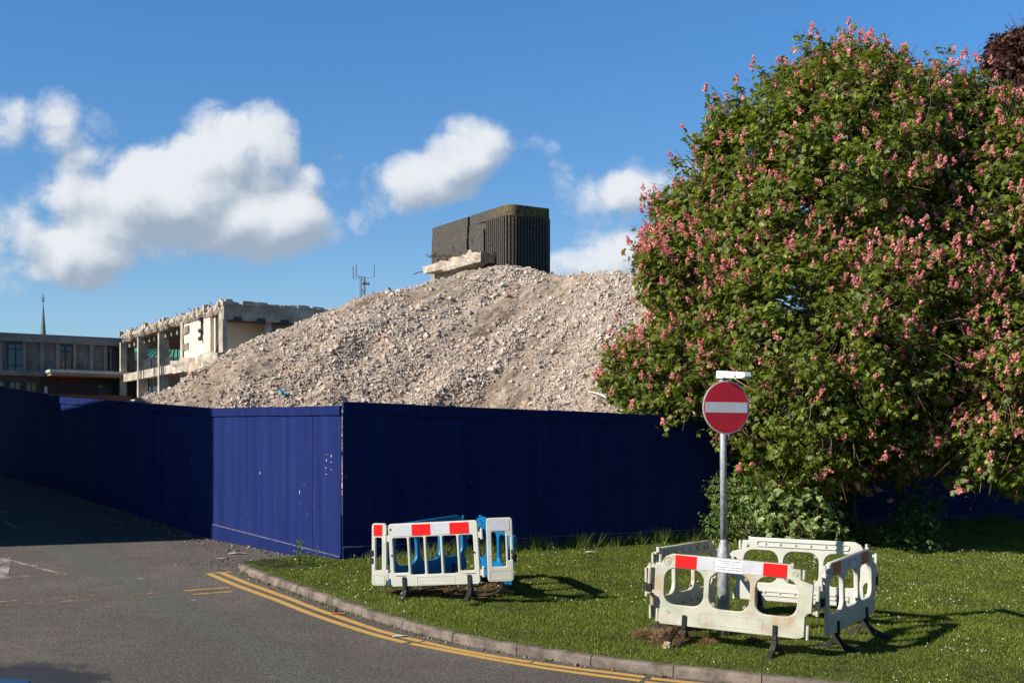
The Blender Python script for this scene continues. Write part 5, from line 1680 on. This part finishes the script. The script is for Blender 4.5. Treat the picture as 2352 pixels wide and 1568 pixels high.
def chestnut(name, label, trunk_xy, ells, n_clump, leaves_per, n_flower, seed, trunk_r=0.2, leaf=0.122, lean=(0, 0), n_limbs=9, mat='leaf', fl_ind=100):
    rng = np.random.default_rng(seed)
    gx, gy = trunk_xy; g0 = float(gz(gx, gy)) + (LZ if gy < 26 else 0)
    root = empty(name, (gx, gy, g0)); org = np.array([gx, gy, g0])
    E = []
    for (px, py, rx, ry, Y, rd) in ells:
        c = np.array([(px - HX) / F * Y, Y, CZ + (HY - py) / F * Y]); E.append((c, np.array([rx / F * Y, rd, ry / F * Y])))
    wts = np.array([e[1][0] * e[1][2] + e[1][1] * e[1][2] for e in E]); wts /= wts.sum()
    cl = []; nr = []
    while len(cl) < n_clump:
        k = rng.choice(len(E), p=wts); c, r = E[k]
        d = rng.normal(size=3); d /= np.linalg.norm(d)
        if d[1] > 0.55 and rng.random() < 0.6: continue
        rho = 1 - abs(rng.normal(0, 0.13)) if rng.random() < 0.72 else rng.uniform(0.25, 0.9)
        rho *= 1 + 0.55 * (float(fbm(np.array([d[0] * 2.3 + d[1] + 20 + k * 3.7]), np.array([d[2] * 2.3 + 20 - d[1]]), 3)[0]) - 0.45) + rng.normal(0, 0.04)
        p = c + d * r * rho
        inside = False
        for j, (c2, r2) in enumerate(E):
            if j != k and np.sum(((p - c2) / r2) ** 2) < 0.72 and rng.random() < 0.75: inside = True; break
        if inside: continue
        if p[2] < gz(p[0], p[1]) + 0.5: continue
        cl.append(p); n_ = d / r; nr.append(n_ / np.linalg.norm(n_))
    cl = np.array(cl); nr = np.array(nr)
    # --- branches
    cen = np.average([e[0] for e in E], axis=0, weights=wts)
    topz_ = max(e[0][2] + e[1][2] for e in E)
    fork = np.array([gx + lean[0], gy + lean[1], g0 + 1.7])
    leader = np.array([cen[0], cen[1], cen[2] + (topz_ - cen[2]) * 0.5])
    mb = MB()
    o3 = Vector(org)
    tr = [Vector((gx, gy, g0 - 0.1)), Vector((gx + lean[0] * .3, gy, g0 + .5)), Vector((gx + lean[0] * .6, gy + lean[1] * .5, g0 + 1.1)), Vector(fork)]
    tk = bez(Vector(fork), Vector((fork[0] * .6 + leader[0] * .4, fork[1], (fork[2] + leader[2]) / 2)), Vector(leader), 9)
    mb.tube([p - o3 for p in tr + tk[1:]], [trunk_r * 1.35, trunk_r * 1.05, trunk_r * .95, trunk_r * .85] + [trunk_r * .8 * (1 - .09 * k) for k in range(1, 9)], 14)
    trunk = mb.build('trunk', M['bark'], root, smooth=True)
    mb = MB(); nodes = []
    for p in tk: nodes.append((np.array(p), trunk_r * .4))
    for k in range(n_limbs):
        tgt = cl[rng.integers(len(cl))] ; tgt = cen + (tgt - cen) * 0.72
        st = np.array(tk[int(rng.integers(0, 6))])
        mid = (st + tgt) / 2 + np.array([0, 0, rng.uniform(0.1, 0.7)])
        pts = bez(Vector(st), Vector(mid), Vector(tgt), 8)
        r0 = trunk_r * rng.uniform(.32, .5)
        mb.tube([p - o3 + Vector(rng.normal(0, .03, 3)) for p in pts], [r0 * (1 - .1 * q) for q in range(8)], 7)
        for q, p in enumerate(pts): nodes.append((np.array(p), r0 * (1 - .1 * q)))
    mb.build('limb', M['bark'], root, smooth=True)
    NP = np.array([n[0] for n in nodes]); NR = [n[1] for n in nodes]
    mb = MB()
    for i, p in enumerate(cl):
        dist = np.linalg.norm(NP - (p - nr[i] * 0.5), axis=1) + rng.uniform(0, .4, len(NP))
        j = int(np.argmin(dist)); st = NP[j]
        mid = (st + p) / 2 + rng.normal(0, .16, 3) + np.array([0, 0, -0.05])
        pts = bez(Vector(st), Vector(mid), Vector(p), 5)
        rr = 0.019 if rng.random() < .3 else 0.011
        mb.tube([q - o3 + Vector(rng.normal(0, .02, 3)) for q in pts], [rr, rr * .9, rr * .75, rr * .6, rr * .4], 4, False)
        for q in range(1, 3):
            e = p + rng.normal(0, .2, 3) + nr[i] * .12
            s_ = Vector(pts[3]); m_ = (s_ + Vector(e)) / 2 + Vector(rng.normal(0, .06, 3))
            mb.tube([s_ - o3, m_ - o3, Vector(e) - o3], [.007, .006, .004], 3, False)
    mb.build('twigs', M['twig'], root, smooth=True)
    # --- leaves
    nl = rng.poisson(leaves_per, len(cl)) + 2
    idx = np.repeat(np.arange(len(cl)), nl); n = len(idx)
    C = cl[idx] + rng.normal(0, .135, (n, 3)) * np.array([1, 1, .8])
    up = np.array([0, 0, 1.0])
    Nn = unit(nr[idx] * .55 + up * .55 + rng.normal(0, .5, (n, 3)))
    Dd = nr[idx] * .5 - up * .75 + rng.normal(0, .45, (n, 3))
    V, Fc = palmate(C - org, Nn, Dd, leaf * rng.uniform(.7, 1.15, n), 5, 72, .21, seed)
    mesh_obj('crown', V, Fc, M[mat], root)
    # --- blossom
    if n_flower:
        vis = nr[:, 1] < 0.35
        wv = np.where(vis, 1.0, 0.15); 
        wv = wv * (0.25 + (fbm(cl[:, 0] * .8 + 50, cl[:, 2] * .8 + 50, 3)) ** 3 * 7) * np.where(np.array([True] * len(cl)), 1, 0)
        pick = rng.choice(len(cl), size=n_flower, p=wv / wv.sum())
        Pp = cl[pick] + nr[pick] * rng.uniform(.04, .2, (n_flower, 1)) + rng.normal(0, .12, (n_flower, 3))
        A = nr[pick] * .35 + up * .8 + rng.normal(0, .4, (n_flower, 3))
        ln = rng.uniform(.11, .19, n_flower)
        o_ = np.argsort(Pp[:, 1]); Pp, A, ln = Pp[o_], A[o_], ln[o_]
        V, Fc, per = panicles(Pp, A, ln, seed + 5)
        for q in range(fl_ind):
            v = V[q * per:(q + 1) * per]; c0 = Pp[q]
            ob = mesh_obj('blossom', v - c0, np.arange(per).reshape(-1, 4), M['blossom'], root); ob.location = tuple(c0 - org)
        rest = V[fl_ind * per:]
        ob = mesh_obj('blossom', rest - org, np.arange(len(rest)).reshape(-1, 4), M['blossom'], root); ob['kind'] = 'stuff'
    tag(root, label, 'tree')
    return root

chestnut('chestnut_tree', 'large horse chestnut covered in pink blossom beside the no entry sign', TR,
         [(1910, 470, 300, 330, YT, 3.0), (1745, 640, 230, 270, YT - .3, 2.4), (1960, 760, 330, 290, YT - 1.2, 2.8), (1860, 985, 185, 130, YT - 1.8, 1.5), (2060, 985, 130, 110, YT - 1.2, 1.6),
          (1545, 850, 135, 95, YT - .8, 1.0), (1470, 860, 75, 80, YT - .8, .6), (1665, 370, 55, 95, YT, 1.0), (1940, 200, 110, 90, YT, 1.2), (2080, 380, 190, 230, YT + .3, 2.2), (1800, 285, 85, 65, YT, 1.1),
          (1575, 520, 65, 100, YT, 1.1), (1545, 610, 75, 110, YT - .2, 1.1), (1600, 900, 120, 60, YT - 1.0, .9)],
         3700, 17, 3500, 21, trunk_r=0.17, lean=(0.05, 0.1), n_limbs=16)
TR2 = px2g(2500, 1240)
chestnut('chestnut_tree', 'second pink-flowering horse chestnut at the right edge, partly cut off', TR2,
         [(2280, 560, 150, 250, 23.4, 1.7), (2290, 850, 170, 220, 22.2, 1.7), (2240, 1000, 110, 110, 22.0, 1.1), (2360, 345, 110, 115, 23.8, 1.3), (2240, 260, 60, 90, 24, .8), (2500, 700, 200, 380, 23.6, 2.0), (2330, 1040, 110, 85, 22.0, 1.1)],
         1700, 15, 1200, 33, trunk_r=0.17, n_limbs=9)
chestnut('copper_beech_tree', 'dark copper-leaved tree showing at the top right corner', (13.6, 31.0),
         [(2350, 140, 62, 62, 31, 1.1), (2380, 230, 100, 85, 31, 1.3), (2300, 130, 30, 40, 31, .6), (2480, 250, 120, 160, 31, 1.4)],
         760, 34, 0, 44, trunk_r=0.25, leaf=0.12, mat='leaf_copper', n_limbs=6)

def sprig(P0, tip, rng, mb, root_o, leafs):
    pass
# long hanging / rising sprays that break the crown outline
def sprays():
    rng = np.random.default_rng(3)
    root = [o for o in bpy.data.objects if o.name == 'chestnut_tree'][0]
    org = np.array(root.location)
    mb = MB(); C = []; NN = []; DD = []; FP = []; FA = []
    spots = [((1960, 220), (1935, 92)), ((1950, 180), (1965, 110)), ((1850, 250), (1742, 150)), ((1830, 230), (1790, 150)), ((2050, 200), (2030, 115)), ((1660, 330), (1625, 215)), ((1620, 420), (1540, 370)), ((1580, 470), (1482, 458)), ((1560, 640), (1475, 600)),
             ((1500, 900), (1400, 830)), ((1480, 900), (1400, 890)), ((1520, 930), (1450, 935)), ((1700, 260), (1690, 185)), ((1900, 1080), (1915, 1145)), ((1960, 1060), (1990, 1130)), ((1560, 800), (1425, 745)),
             ((1600, 930), (1525, 975)), ((1700, 1010), (1640, 1015)), ((2080, 1050), (2060, 1110)), ((1850, 1060), (1780, 1110)), ((2120, 240), (2150, 180)), ((2200, 300), (2225, 130)), ((2250, 260), (2262, 165)), ((2160, 1060), (2190, 1125)), ((2280, 1080), (2330, 1140)), ((1560, 560), (1500, 545)), ((1640, 400), (1575, 300)), ((1540, 700), (1478, 672)), ((1500, 830), (1440, 780)), ((1750, 1040), (1700, 1085)), ((1880, 230), (1880, 140)), ((2000, 190), (2080, 125)), ((1700, 330), (1650, 250))]
    for (a, b) in spots:
        Yd = YT - (1.5 if a[1] > 900 else 0.3)
        A = np.array(at(a[0], a[1], Yd)); B = np.array(at(b[0], b[1], Yd - rng.uniform(0, .5)))
        mid = (A + B) / 2 + rng.normal(0, .1, 3)
        mb.tube([Vector(A - org), Vector(mid - org), Vector(B - org)], [.016, .011, .005], 5, False)
        for q in range(26):
            t = min(1, 0.35 + 0.65 * rng.random() ** .7); p = A * (1 - t) + B * t + rng.normal(0, .07, 3)
            C.append(p); NN.append([rng.normal(0, .5), -.4 + rng.normal(0, .4), .7]); DD.append([rng.normal(0, .6), rng.normal(-.3, .4), -.7])
        for q in range(int(rng.integers(1, 4))):
            FP.append(B + rng.normal(0, .06, 3)); FA.append([rng.normal(0, .3), rng.normal(0, .3), 1])
    build_split(mb, 'spray_twig', M['twig'], root)
    C = np.array(C) - org
    V, Fc = palmate(C, np.array(NN), np.array(DD), 0.125 * rng.uniform(.7, 1.1, len(C)), 5, 72, .21, 9)
    mesh_obj('leaf_spray', V, Fc, M['leaf'], root)
    V, Fc, per = panicles(np.array(FP) - org, np.array(FA), rng.uniform(.12, .19, len(FP)), 8)
    ob = mesh_obj('blossom', V, Fc, M['blossom'], root); ob['kind'] = 'stuff'
    # a few pale, contorted bare branches near the front of the crown
    mb = MB()
    for k in range(60):
        px = rng.uniform(1560, 2250); py = rng.uniform(330, 980); Yd = YT - 2.4 + abs(px - 1920) / 380 * 1.3
        p = np.array(at(px, py, Yd)); pts = [p]
        d = rng.normal(0, 1, 3); d[1] *= .4; d /= np.linalg.norm(d)
        for q in range(6):
            d = d + rng.normal(0, .5, 3) * np.array([1, .4, 1]); d /= np.linalg.norm(d); pts.append(pts[-1] + d * rng.uniform(.1, .2))
        mb.tube([Vector(q - org) for q in pts], [.014, .013, .011, .010, .008, .006, .004], 5, False)
    mb.build('bare_branches', M['twig'], root, smooth=True)['kind'] = 'stuff'
sprays()

def shrub(name, label, base, ells, n, size, mat, seed, n_leaf=1, stems=14, spread=60, stemmat='twig'):
    rng = np.random.default_rng(seed)
    gx, gy = base; g0 = float(gz(gx, gy)) + LZ
    root = empty(name, (gx, gy, g0)); org = np.array([gx, gy, g0])
    P = []; Nn = []
    tot = sum(e[2] * e[3] for e in ells)
    for (px, py, rx, ry, Y, rd) in ells:
        m = int(n * rx * ry / tot)
        c = np.array([(px - HX) / F * Y, Y, CZ + (HY - py) / F * Y]); r = np.array([rx / F * Y, rd, ry / F * Y])
        d = unit(rng.normal(size=(m, 3))); rho = rng.uniform(.35, 1, (m, 1)) ** .6 * (1 + .22 * np.sin(5 * d[:, :1] + 4 * d[:, 2:] + seed))
        # bunch leaves
        P.append(c + d * r * rho); Nn.append(d)
    P = np.concatenate(P); Nn = np.concatenate(Nn)
    cells = np.round(P / 0.16) * 0.16; P = P * 0.55 + cells * 0.45 + rng.normal(0, .03, P.shape)
    ok = P[:, 2] > gz(P[:, 0], P[:, 1]) + LZ; P = P[ok]; Nn = Nn[ok]
    N2 = unit(Nn * .5 + np.array([0, 0, .6]) + rng.normal(0, .5, P.shape)); D = Nn * .5 + np.array([0, 0, -.4]) + rng.normal(0, .6, P.shape)
    V, Fc = palmate(P - org, N2, D, size * rng.uniform(.6, 1.2, len(P)), n_leaf, spread, .26, seed)
    mesh_obj('foliage', V, Fc, M[mat], root)
    mb = MB()
    for k in range(stems):
        e = P[rng.integers(len(P))] - org; s_ = np.array([rng.normal(0, .12), rng.normal(0, .1), -.03])
        m_ = (s_ + e) / 2 + rng.normal(0, .08, 3)
        mb.tube([Vector(s_), Vector(m_), Vector(e)], [.012, .009, .005], 5, False)
    mb.build('stems', M[stemmat], root)
    tag(root, label, 'bush')
YB = px2g(1780, 1252)[1]
shrub('bush', 'bright green small-leaved bush behind the left part of the sign enclosure', px2g(1715, 1262), [(1720, 1200, 70, 80, YB - .4, .8), (1660, 1130, 40, 50, YB - .4, .5), (1745, 1120, 70, 45, YB - .4, .6), (1650, 1205, 38, 45, YB - .5, .4), (1690, 1160, 60, 40, YB - .3, .5)], 8500, .05, 'leaf_bush', 5)
shrub('bush', 'pale maple-leaved bush in front of the chestnut trunk', px2g(1840, 1262), [(1830, 1165, 105, 90, YB - .7, .8), (1872, 1190, 60, 60, YB - .8, .6), (1780, 1140, 70, 70, YB - .6, .6)], 620, .13, 'leaf_pale', 6, 5, 18, 95)
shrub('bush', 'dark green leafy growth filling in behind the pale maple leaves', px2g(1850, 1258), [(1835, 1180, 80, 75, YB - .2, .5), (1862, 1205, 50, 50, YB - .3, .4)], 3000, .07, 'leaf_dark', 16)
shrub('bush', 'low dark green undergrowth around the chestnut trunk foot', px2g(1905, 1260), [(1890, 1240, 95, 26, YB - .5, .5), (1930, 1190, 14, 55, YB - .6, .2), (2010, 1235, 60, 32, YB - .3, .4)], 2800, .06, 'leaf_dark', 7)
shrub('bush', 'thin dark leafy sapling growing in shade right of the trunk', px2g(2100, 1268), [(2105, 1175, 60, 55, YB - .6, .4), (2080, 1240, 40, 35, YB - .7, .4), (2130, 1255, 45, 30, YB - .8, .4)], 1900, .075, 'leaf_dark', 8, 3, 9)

# ------------------------------------------------------------------ grass
def blades(P, h, w, seed, lean=0.45):
    rng = np.random.default_rng(seed); n = len(P)
    z = gz(P[:, 0], P[:, 1]) + LZ - 0.004
    B = np.stack([P[:, 0], P[:, 1], z], -1)
    a = rng.uniform(0, 2 * PI, n); s = np.stack([np.cos(a), np.sin(a), np.zeros(n)], -1)
    l = rng.normal(0, lean, (n, 2)) * h[:, None]
    t = B + np.stack([l[:, 0], l[:, 1], h], -1)
    V = np.stack([B - s * w[:, None], B + s * w[:, None], t], 1).reshape(-1, 3)
    return V, np.arange(len(V)).reshape(-1, 3)
def lawn_pts(n, seed, box=None):
    rng = np.random.default_rng(seed)
    L = np.array(LAWN)
    x0, x1, y0, y1 = box or (L[:, 0].min(), 15.5, L[:, 1].min(), 31.5)
    P = np.stack([rng.uniform(x0, x1, n), rng.uniform(y0, y1, n)], -1)
    keep = in_poly(P, LAWN) & (P[:, 0] / P[:, 1] < 0.47) & (P[:, 0] / P[:, 1] > -0.3)
    return P[keep]
def grass():
    rng = np.random.default_rng(1)
    P = lawn_pts(1250000, 2)
    P = P[rng.random(len(P)) < np.clip((14.5 / P[:, 1]) ** 1.6, .2, 1)]
    nz = fbm(P[:, 0] * 1.4 + 9, P[:, 1] * 1.4 + 4, 4)
    # bare strips next to the kerb and dug places are thin
    dk = np.min(np.linalg.norm(P[:, None, :] - KS[None, ::3, :], axis=2), axis=1) if len(P) < 10 else None
    bare = np.zeros(len(P))
    for (x, y, r) in ((1030, 1362, .95), (990, 1368, .6), (1560, 1470, .5), (1510, 1480, .45), (1640, 1452, .8), (600, 1305, .7), (650, 1312, .5)):
        c = np.array(px2g(x, y)); d = np.linalg.norm(P - c, axis=1) / r; bare = np.maximum(bare, np.clip(1.3 - d, 0, 1))
    keep = rng.random(len(P)) > bare * 0.92
    P = P[keep]; nz = nz[keep]
    h = (0.010 + 0.042 * nz) * rng.uniform(.5, 1.35, len(P))
    V, Fc = blades(P, h, 0.0034 * (P[:, 1] / 14) * np.ones(len(P)), 3)
    tag(mesh_obj('grass', V, Fc, M['grass']), 'short mown grass of the lawn verge', 'grass', kind='stuff')
    print('blades', len(P))
    Pp = lawn_pts(9000, 18); dd = np.hypot(Pp[:, 0] - TR[0], (Pp[:, 1] - TR[1] + 3)) ; Pp = Pp[np.random.default_rng(3).random(len(Pp)) < np.exp(-(dd / 3.6) ** 2) * .55]
    m = len(Pp); cc = np.stack([Pp[:, 0], Pp[:, 1], gz(Pp[:, 0], Pp[:, 1]) + LZ + .035], -1); q = np.array([[-1, -1, 0], [1, -1, .3], [1, 1, 0], [-1, 1, .4]]) * .008
    Vp = (cc[:, None] + q[None] * rng.uniform(.6, 1.3, (m, 1, 1))).reshape(-1, 3)
    tag(mesh_obj('fallen_petals', Vp, np.arange(4 * m).reshape(-1, 4), M['blossom']), 'fallen pink petals on the grass below the chestnut', 'petals', kind='stuff')
    # long grass along the hoarding
    T = []; H = []
    wlen = 17
    for k in range(430):
        t = rng.uniform(0.1, wlen); off = abs(rng.normal(0, .16)) + 0.04
        nrm = np.array([RD[1], -RD[0]])
        c = WA + RD * t + nrm * off
        m = rng.integers(14, 40); T.append(c + rng.normal(0, .06, (m, 2))); H.append(rng.uniform(.08, .34) * rng.uniform(.5, 1.1, m) * (0.45 if off > .3 else 1) * (0.6 if t < 1.2 else 1))
    T = np.concatenate(T); H = np.concatenate(H); ok = in_poly(T, LAWN); T = T[ok]; H = H[ok]
    V, Fc = blades(T, H, 0.0055 * np.ones(len(T)), 5, .42)
    tag(mesh_obj('long_grass', V, Fc, M['grass_long']), 'long uncut grass growing along the foot of the hoarding', 'grass', kind='stuff')
    # grass spilling over the kerb back and weeds in the channel
    T = []; H = []
    kb = offset_line(K, 0.135)
    for k in range(900):
        c = kb[rng.integers(len(kb))]; m = rng.integers(4, 12); T.append(c + rng.normal(0, .025, (m, 2))); H.append(rng.uniform(.02, .06) * np.ones(m))
    T = np.concatenate(T); H = np.concatenate(H)
    V, Fc = blades(T, H, 0.004 * np.ones(len(T)), 15, .7)
    tag(mesh_obj('verge_grass', V, Fc, M['grass_long']), 'scruffy grass fringe along the back of the kerb', 'grass', kind='stuff')
    T = []; H = []
    kf = offset_line(K, -0.03)
    for k in range(46):
        i = int(rng.beta(1, 2.2) * (len(kf) - 1)); m = rng.integers(8, 30); T.append(kf[i] + rng.normal(0, .035, (m, 2))); H.append(rng.uniform(.02, .07) * np.ones(m))
    T = np.concatenate(T); H = np.concatenate(H)
    V, Fc = blades(T, H, 0.006 * np.ones(len(T)), 16, .8); V[:, 2] -= LZ
    tag(mesh_obj('gutter_weeds', V, Fc, M['grass_long']), 'small weeds growing in the gutter at the foot of the kerb', 'weeds', kind='stuff')
    # daisies
    P = lawn_pts(14000, 8); nz = fbm(P[:, 0] * 0.9 + 60, P[:, 1] * .9 + 14, 3); P = P[(nz > .50) & (P[:, 1] < 25)]
    P = P[rng.random(len(P)) < .34]; n = len(P)
    c = np.stack([P[:, 0], P[:, 1], gz(P[:, 0], P[:, 1]) + LZ + rng.uniform(.05, .075, n)], -1)
    ang = np.arange(6) * PI / 3; r = rng.uniform(.0045, .0095, n)
    ring = np.stack([np.cos(ang), np.sin(ang) * .9, np.sin(ang) * .55], -1)
    V = (c[:, None] + ring[None] * r[:, None, None]).reshape(-1, 3)
    Fq = np.concatenate([np.array([[0, 1, 2, 3], [0, 3, 4, 5]]) + 6 * i for i in range(n)])
    tag(mesh_obj('daisies', V, Fq, M['daisy']), 'tiny white daisies scattered over the lawn', 'daisies', kind='stuff')
grass()

# ------------------------------------------------------------------ dug soil, clods, debris
def clod(name, label, cat, x, y, rx, ry, rz, mat, dry=0, seed=1, lift=LZ):
    c = px2g(x, y, lift); g = float(gz(*c)) + lift
    bm = bmesh.new(); bmesh.ops.create_icosphere(bm, subdivisions=4, radius=1)
    for v in bm.verts:
        d = v.co.copy()
        n = mnoise.noise(d * 1.6 + Vector((seed, 0, 0))) * .35 + mnoise.noise(d * 4.5 + Vector((0, seed, 0))) * .2 + mnoise.noise(d * 11 + Vector((0, seed, 3))) * .14
        v.co = Vector((d.x * rx, d.y * ry, max(d.z, -.3) * rz)) * (1 + n)
    me = bpy.data.meshes.new(name); bm.to_mesh(me); bm.free(); me.materials.append(M[mat])
    o = bpy.data.objects.new(name, me); COL.objects.link(o); o.location = (c[0], c[1], g)
    if dry:
        rng = np.random.default_rng(seed); n = dry
        d = unit(rng.normal(size=(n, 3))); d[:, 2] = abs(d[:, 2])
        B = d * np.array([rx, ry, rz]) * .95; w = unit(rng.normal(size=(n, 3))) * .0025
        T = B + d * rng.uniform(.02, .07, (n, 1)) + rng.normal(0, .018, (n, 3))
        V = np.stack([B - w, B + w, T], 1).reshape(-1, 3)
        mesh_obj('dry_grass', V, np.arange(len(V)).reshape(-1, 3), M['grass_dry'], o)['kind'] = 'stuff'
    tag(o, label, cat)
    return o
clod('soil_clod', 'large lump of dug soil and roots under the front barrier left corner', 'soil', 1535, 1478, .20, .15, .17, 'sod', 900, 3)
clod('turf_clod', 'strip of dry upturned turf at the far left of the sign enclosure', 'turf', 1492, 1462, .20, .09, .07, 'sod', 900, 5)
clod('stone', 'pale broken stone lying in front of the dug soil', 'stone', 1533, 1487, .055, .05, .075, 'stone_pale', 0, 2)
clod('turf_clod', 'small tuft of dry brown turf under the front barrier middle', 'turf', 1625, 1478, .09, .05, .04, 'sod', 500, 8)
clod('turf_clod', 'dry brown turf lump in the shade under the front barrier', 'turf', 1730, 1478, .09, .06, .07, 'sod', 400, 9)
clod('soil_heap', 'low heap of dug soil inside the sign enclosure at the post', 'soil', 1660, 1440, .35, .28, .10, 'sod', 500, 11)
clod('soil_heap', 'dark dug soil beneath the white gate barrier', 'soil', 1010, 1364, .72, .26, .085, 'sod', 500, 13)
clod('soil_clod', 'brown soil lump under the right white barrier leaf', 'soil', 1130, 1352, .14, .1, .07, 'sod', 100, 15)

def pebbles():
    rng = np.random.default_rng(4)
    base = np.array([[-1, -1, -1], [1, -1, -1], [1, 1, -1], [-1, 1, -1], [-1, -1, 1], [1, -1, 1], [1, 1, 1], [-1, 1, 1]], float)
    pts = []; sz = []
    d = (L1 - WA) / np.linalg.norm(L1 - WA); nrm = np.array([d[1], -d[0]]); nrm = nrm if np.dot(nrm, -WA) > 0 else -nrm
    n = 1000
    t = rng.uniform(0.9, 4.6, n); off = abs(rng.normal(0, .35, n)) + .03
    P = WA[None] + d[None] * t[:, None] + nrm[None] * off[:, None]; pts.append(P); sz.append(rng.exponential(.0045, n) + .003)
    n = 900; K2 = offset_line(K, -0.05)
    P = K2[rng.integers(0, len(K2), n)] + rng.normal(0, .04, (n, 2)); P = P; pts.append(P); sz.append(rng.exponential(.004, n) + .003)
    n = 500; c = np.array(px2g(560, 1295)); P = c + rng.normal(0, .4, (n, 2)); pts.append(P); sz.append(rng.exponential(.004, n) + .003)
    n = 700; ll = (L2 - L1) / np.linalg.norm(L2 - L1); nn = np.array([ll[1], -ll[0]]); nn = nn if np.dot(nn, -L1) > 0 else -nn
    P = L1[None] + ll[None] * rng.uniform(0, 9, n)[:, None] + nn[None] * (abs(rng.normal(0, .3, n)) + .04)[:, None]; pts.append(P); sz.append(rng.exponential(.005, n) + .003)
    P = np.concatenate(pts); s = np.clip(np.concatenate(sz), .003, .026)
    kk = ~in_poly(P, LAWN); P = P[kk]; s = s[kk]
    dk = np.min(np.linalg.norm(P[:, None, :] - K[None, ::2, :], axis=2), axis=1); kk = dk > .02; P = P[kk]; s = s[kk]; n = len(P)
    V = base[None] * rng.uniform(.4, 1.1, (n, 8, 3)) * s[:, None, None] * np.array([1, 1, .7])
    a = rng.uniform(0, 2 * PI, n); c, si = np.cos(a)[:, None], np.sin(a)[:, None]
    V = np.stack([V[..., 0] * c - V[..., 1] * si, V[..., 0] * si + V[..., 1] * c, V[..., 2]], -1)
    V = V + np.stack([P[:, 0], P[:, 1], gz(P[:, 0], P[:, 1]) + s * .5], -1)[:, None]
    fb = np.array([(3, 2, 1, 0), (4, 5, 6, 7), (0, 1, 5, 4), (1, 2, 6, 5), (2, 3, 7, 6), (3, 0, 4, 7)])
    Ff = (fb[None] + (np.arange(n) * 8)[:, None, None]).reshape(-1, 4)
    tag(mesh_obj('gravel', V.reshape(-1, 3), Ff, M['grit']), 'loose grit and small stones by the hoarding foot and kerb', 'gravel', kind='stuff')
    # soil drift at the hoarding foot
    pts = []
pebbles()

def weed():
    rng = np.random.default_rng(12)
    for (x, y, hh, lab, sd_) in ((688, 1296, .42, 'tall spindly weed in front of the sunlit hoarding', 1), (712, 1300, .30, 'short dark dry weed beside the taller weed at the hoarding', 2)):
        c = px2g(x, y, LZ); g = float(gz(*c)) + LZ
        root = empty('weed', (c[0], c[1], g)); mb = MB(); C = []
        for k in range(6):
            e = np.array([rng.normal(0, .11), rng.normal(0, .06), hh * rng.uniform(.5, 1.05)]); m_ = e * .5 + rng.normal(0, .02, 3)
            mb.tube([(0, 0, 0), tuple(m_), tuple(e)], [.005, .004, .002], 4, False)
            for q in range(16):
                t = rng.uniform(.2, 1); C.append(e * t + rng.normal(0, .018, 3))
        mb.build('stems', M['leaf_dark'], root)
        C = np.array(C); V, Fc = palmate(C, rng.normal(size=C.shape), rng.normal(size=C.shape), np.full(len(C), .035), 1, 0, .25, 3)
        mesh_obj('leaves', V, Fc, M['leaf_dark' if sd_ == 2 else 'leaf_bush'], root)
        tag(root, lab, 'weed')
weed()

def scrap(name, label, x, y, pts, mat, dz=0.006, lift=0.0):
    c = px2g(x, y); g = float(gz(*c)) + dz + lift
    mb = MB(); n = len(pts)
    top = [(p[0], p[1], p[2] + .004) for p in pts]
    mb.v = [tuple(p) for p in pts] + top
    mb.f = [tuple(range(n - 1, -1, -1)), tuple(range(n, 2 * n))] + [(k, (k + 1) % n, n + (k + 1) % n, n + k) for k in range(n)]
    o = mb.build(name, M[mat]); o.location = (c[0], c[1], g)
    tag(o, label, 'litter')
scrap('litter_wrapper', 'orange and white wrapper lying on the double yellow lines', 775, 1411, [(-.09, -.02, 0), (0, -.03, .01), (.1, -.01, 0), (.08, .03, .008), (-.05, .03, .01)], 'litter_orange', .008)
scrap('litter_paper', 'crumpled grey paper stuck by the yellow lines near the kerb', 918, 1462, [(-.09, -.03, 0), (.05, -.04, .012), (.1, .02, .002), (-.02, .05, .01)], 'paper', .008)
scrap('litter_paper', 'white paper scrap on the asphalt below the sunlit hoarding', 547, 1272, [(-.17, -.04, 0), (.02, -.05, .02), (.15, -.01, .0), (.06, .05, .01), (-.12, .04, .01)], 'paper', .008)
scrap('litter_paper', 'small white scrap on the asphalt, nearer the kerb end', 506, 1283, [(-.07, -.02, 0), (.06, -.02, .01), (.05, .03, .01), (-.05, .03, .0)], 'paper', .008)
scrap('litter_paper', 'flat white scrap lying in the grass near the hoarding', 1358, 1286, [(-.1, -.03, 0), (.1, -.04, .01), (.11, .03, .0), (-.08, .04, .01)], 'paper', .05, LZ)
print('done')
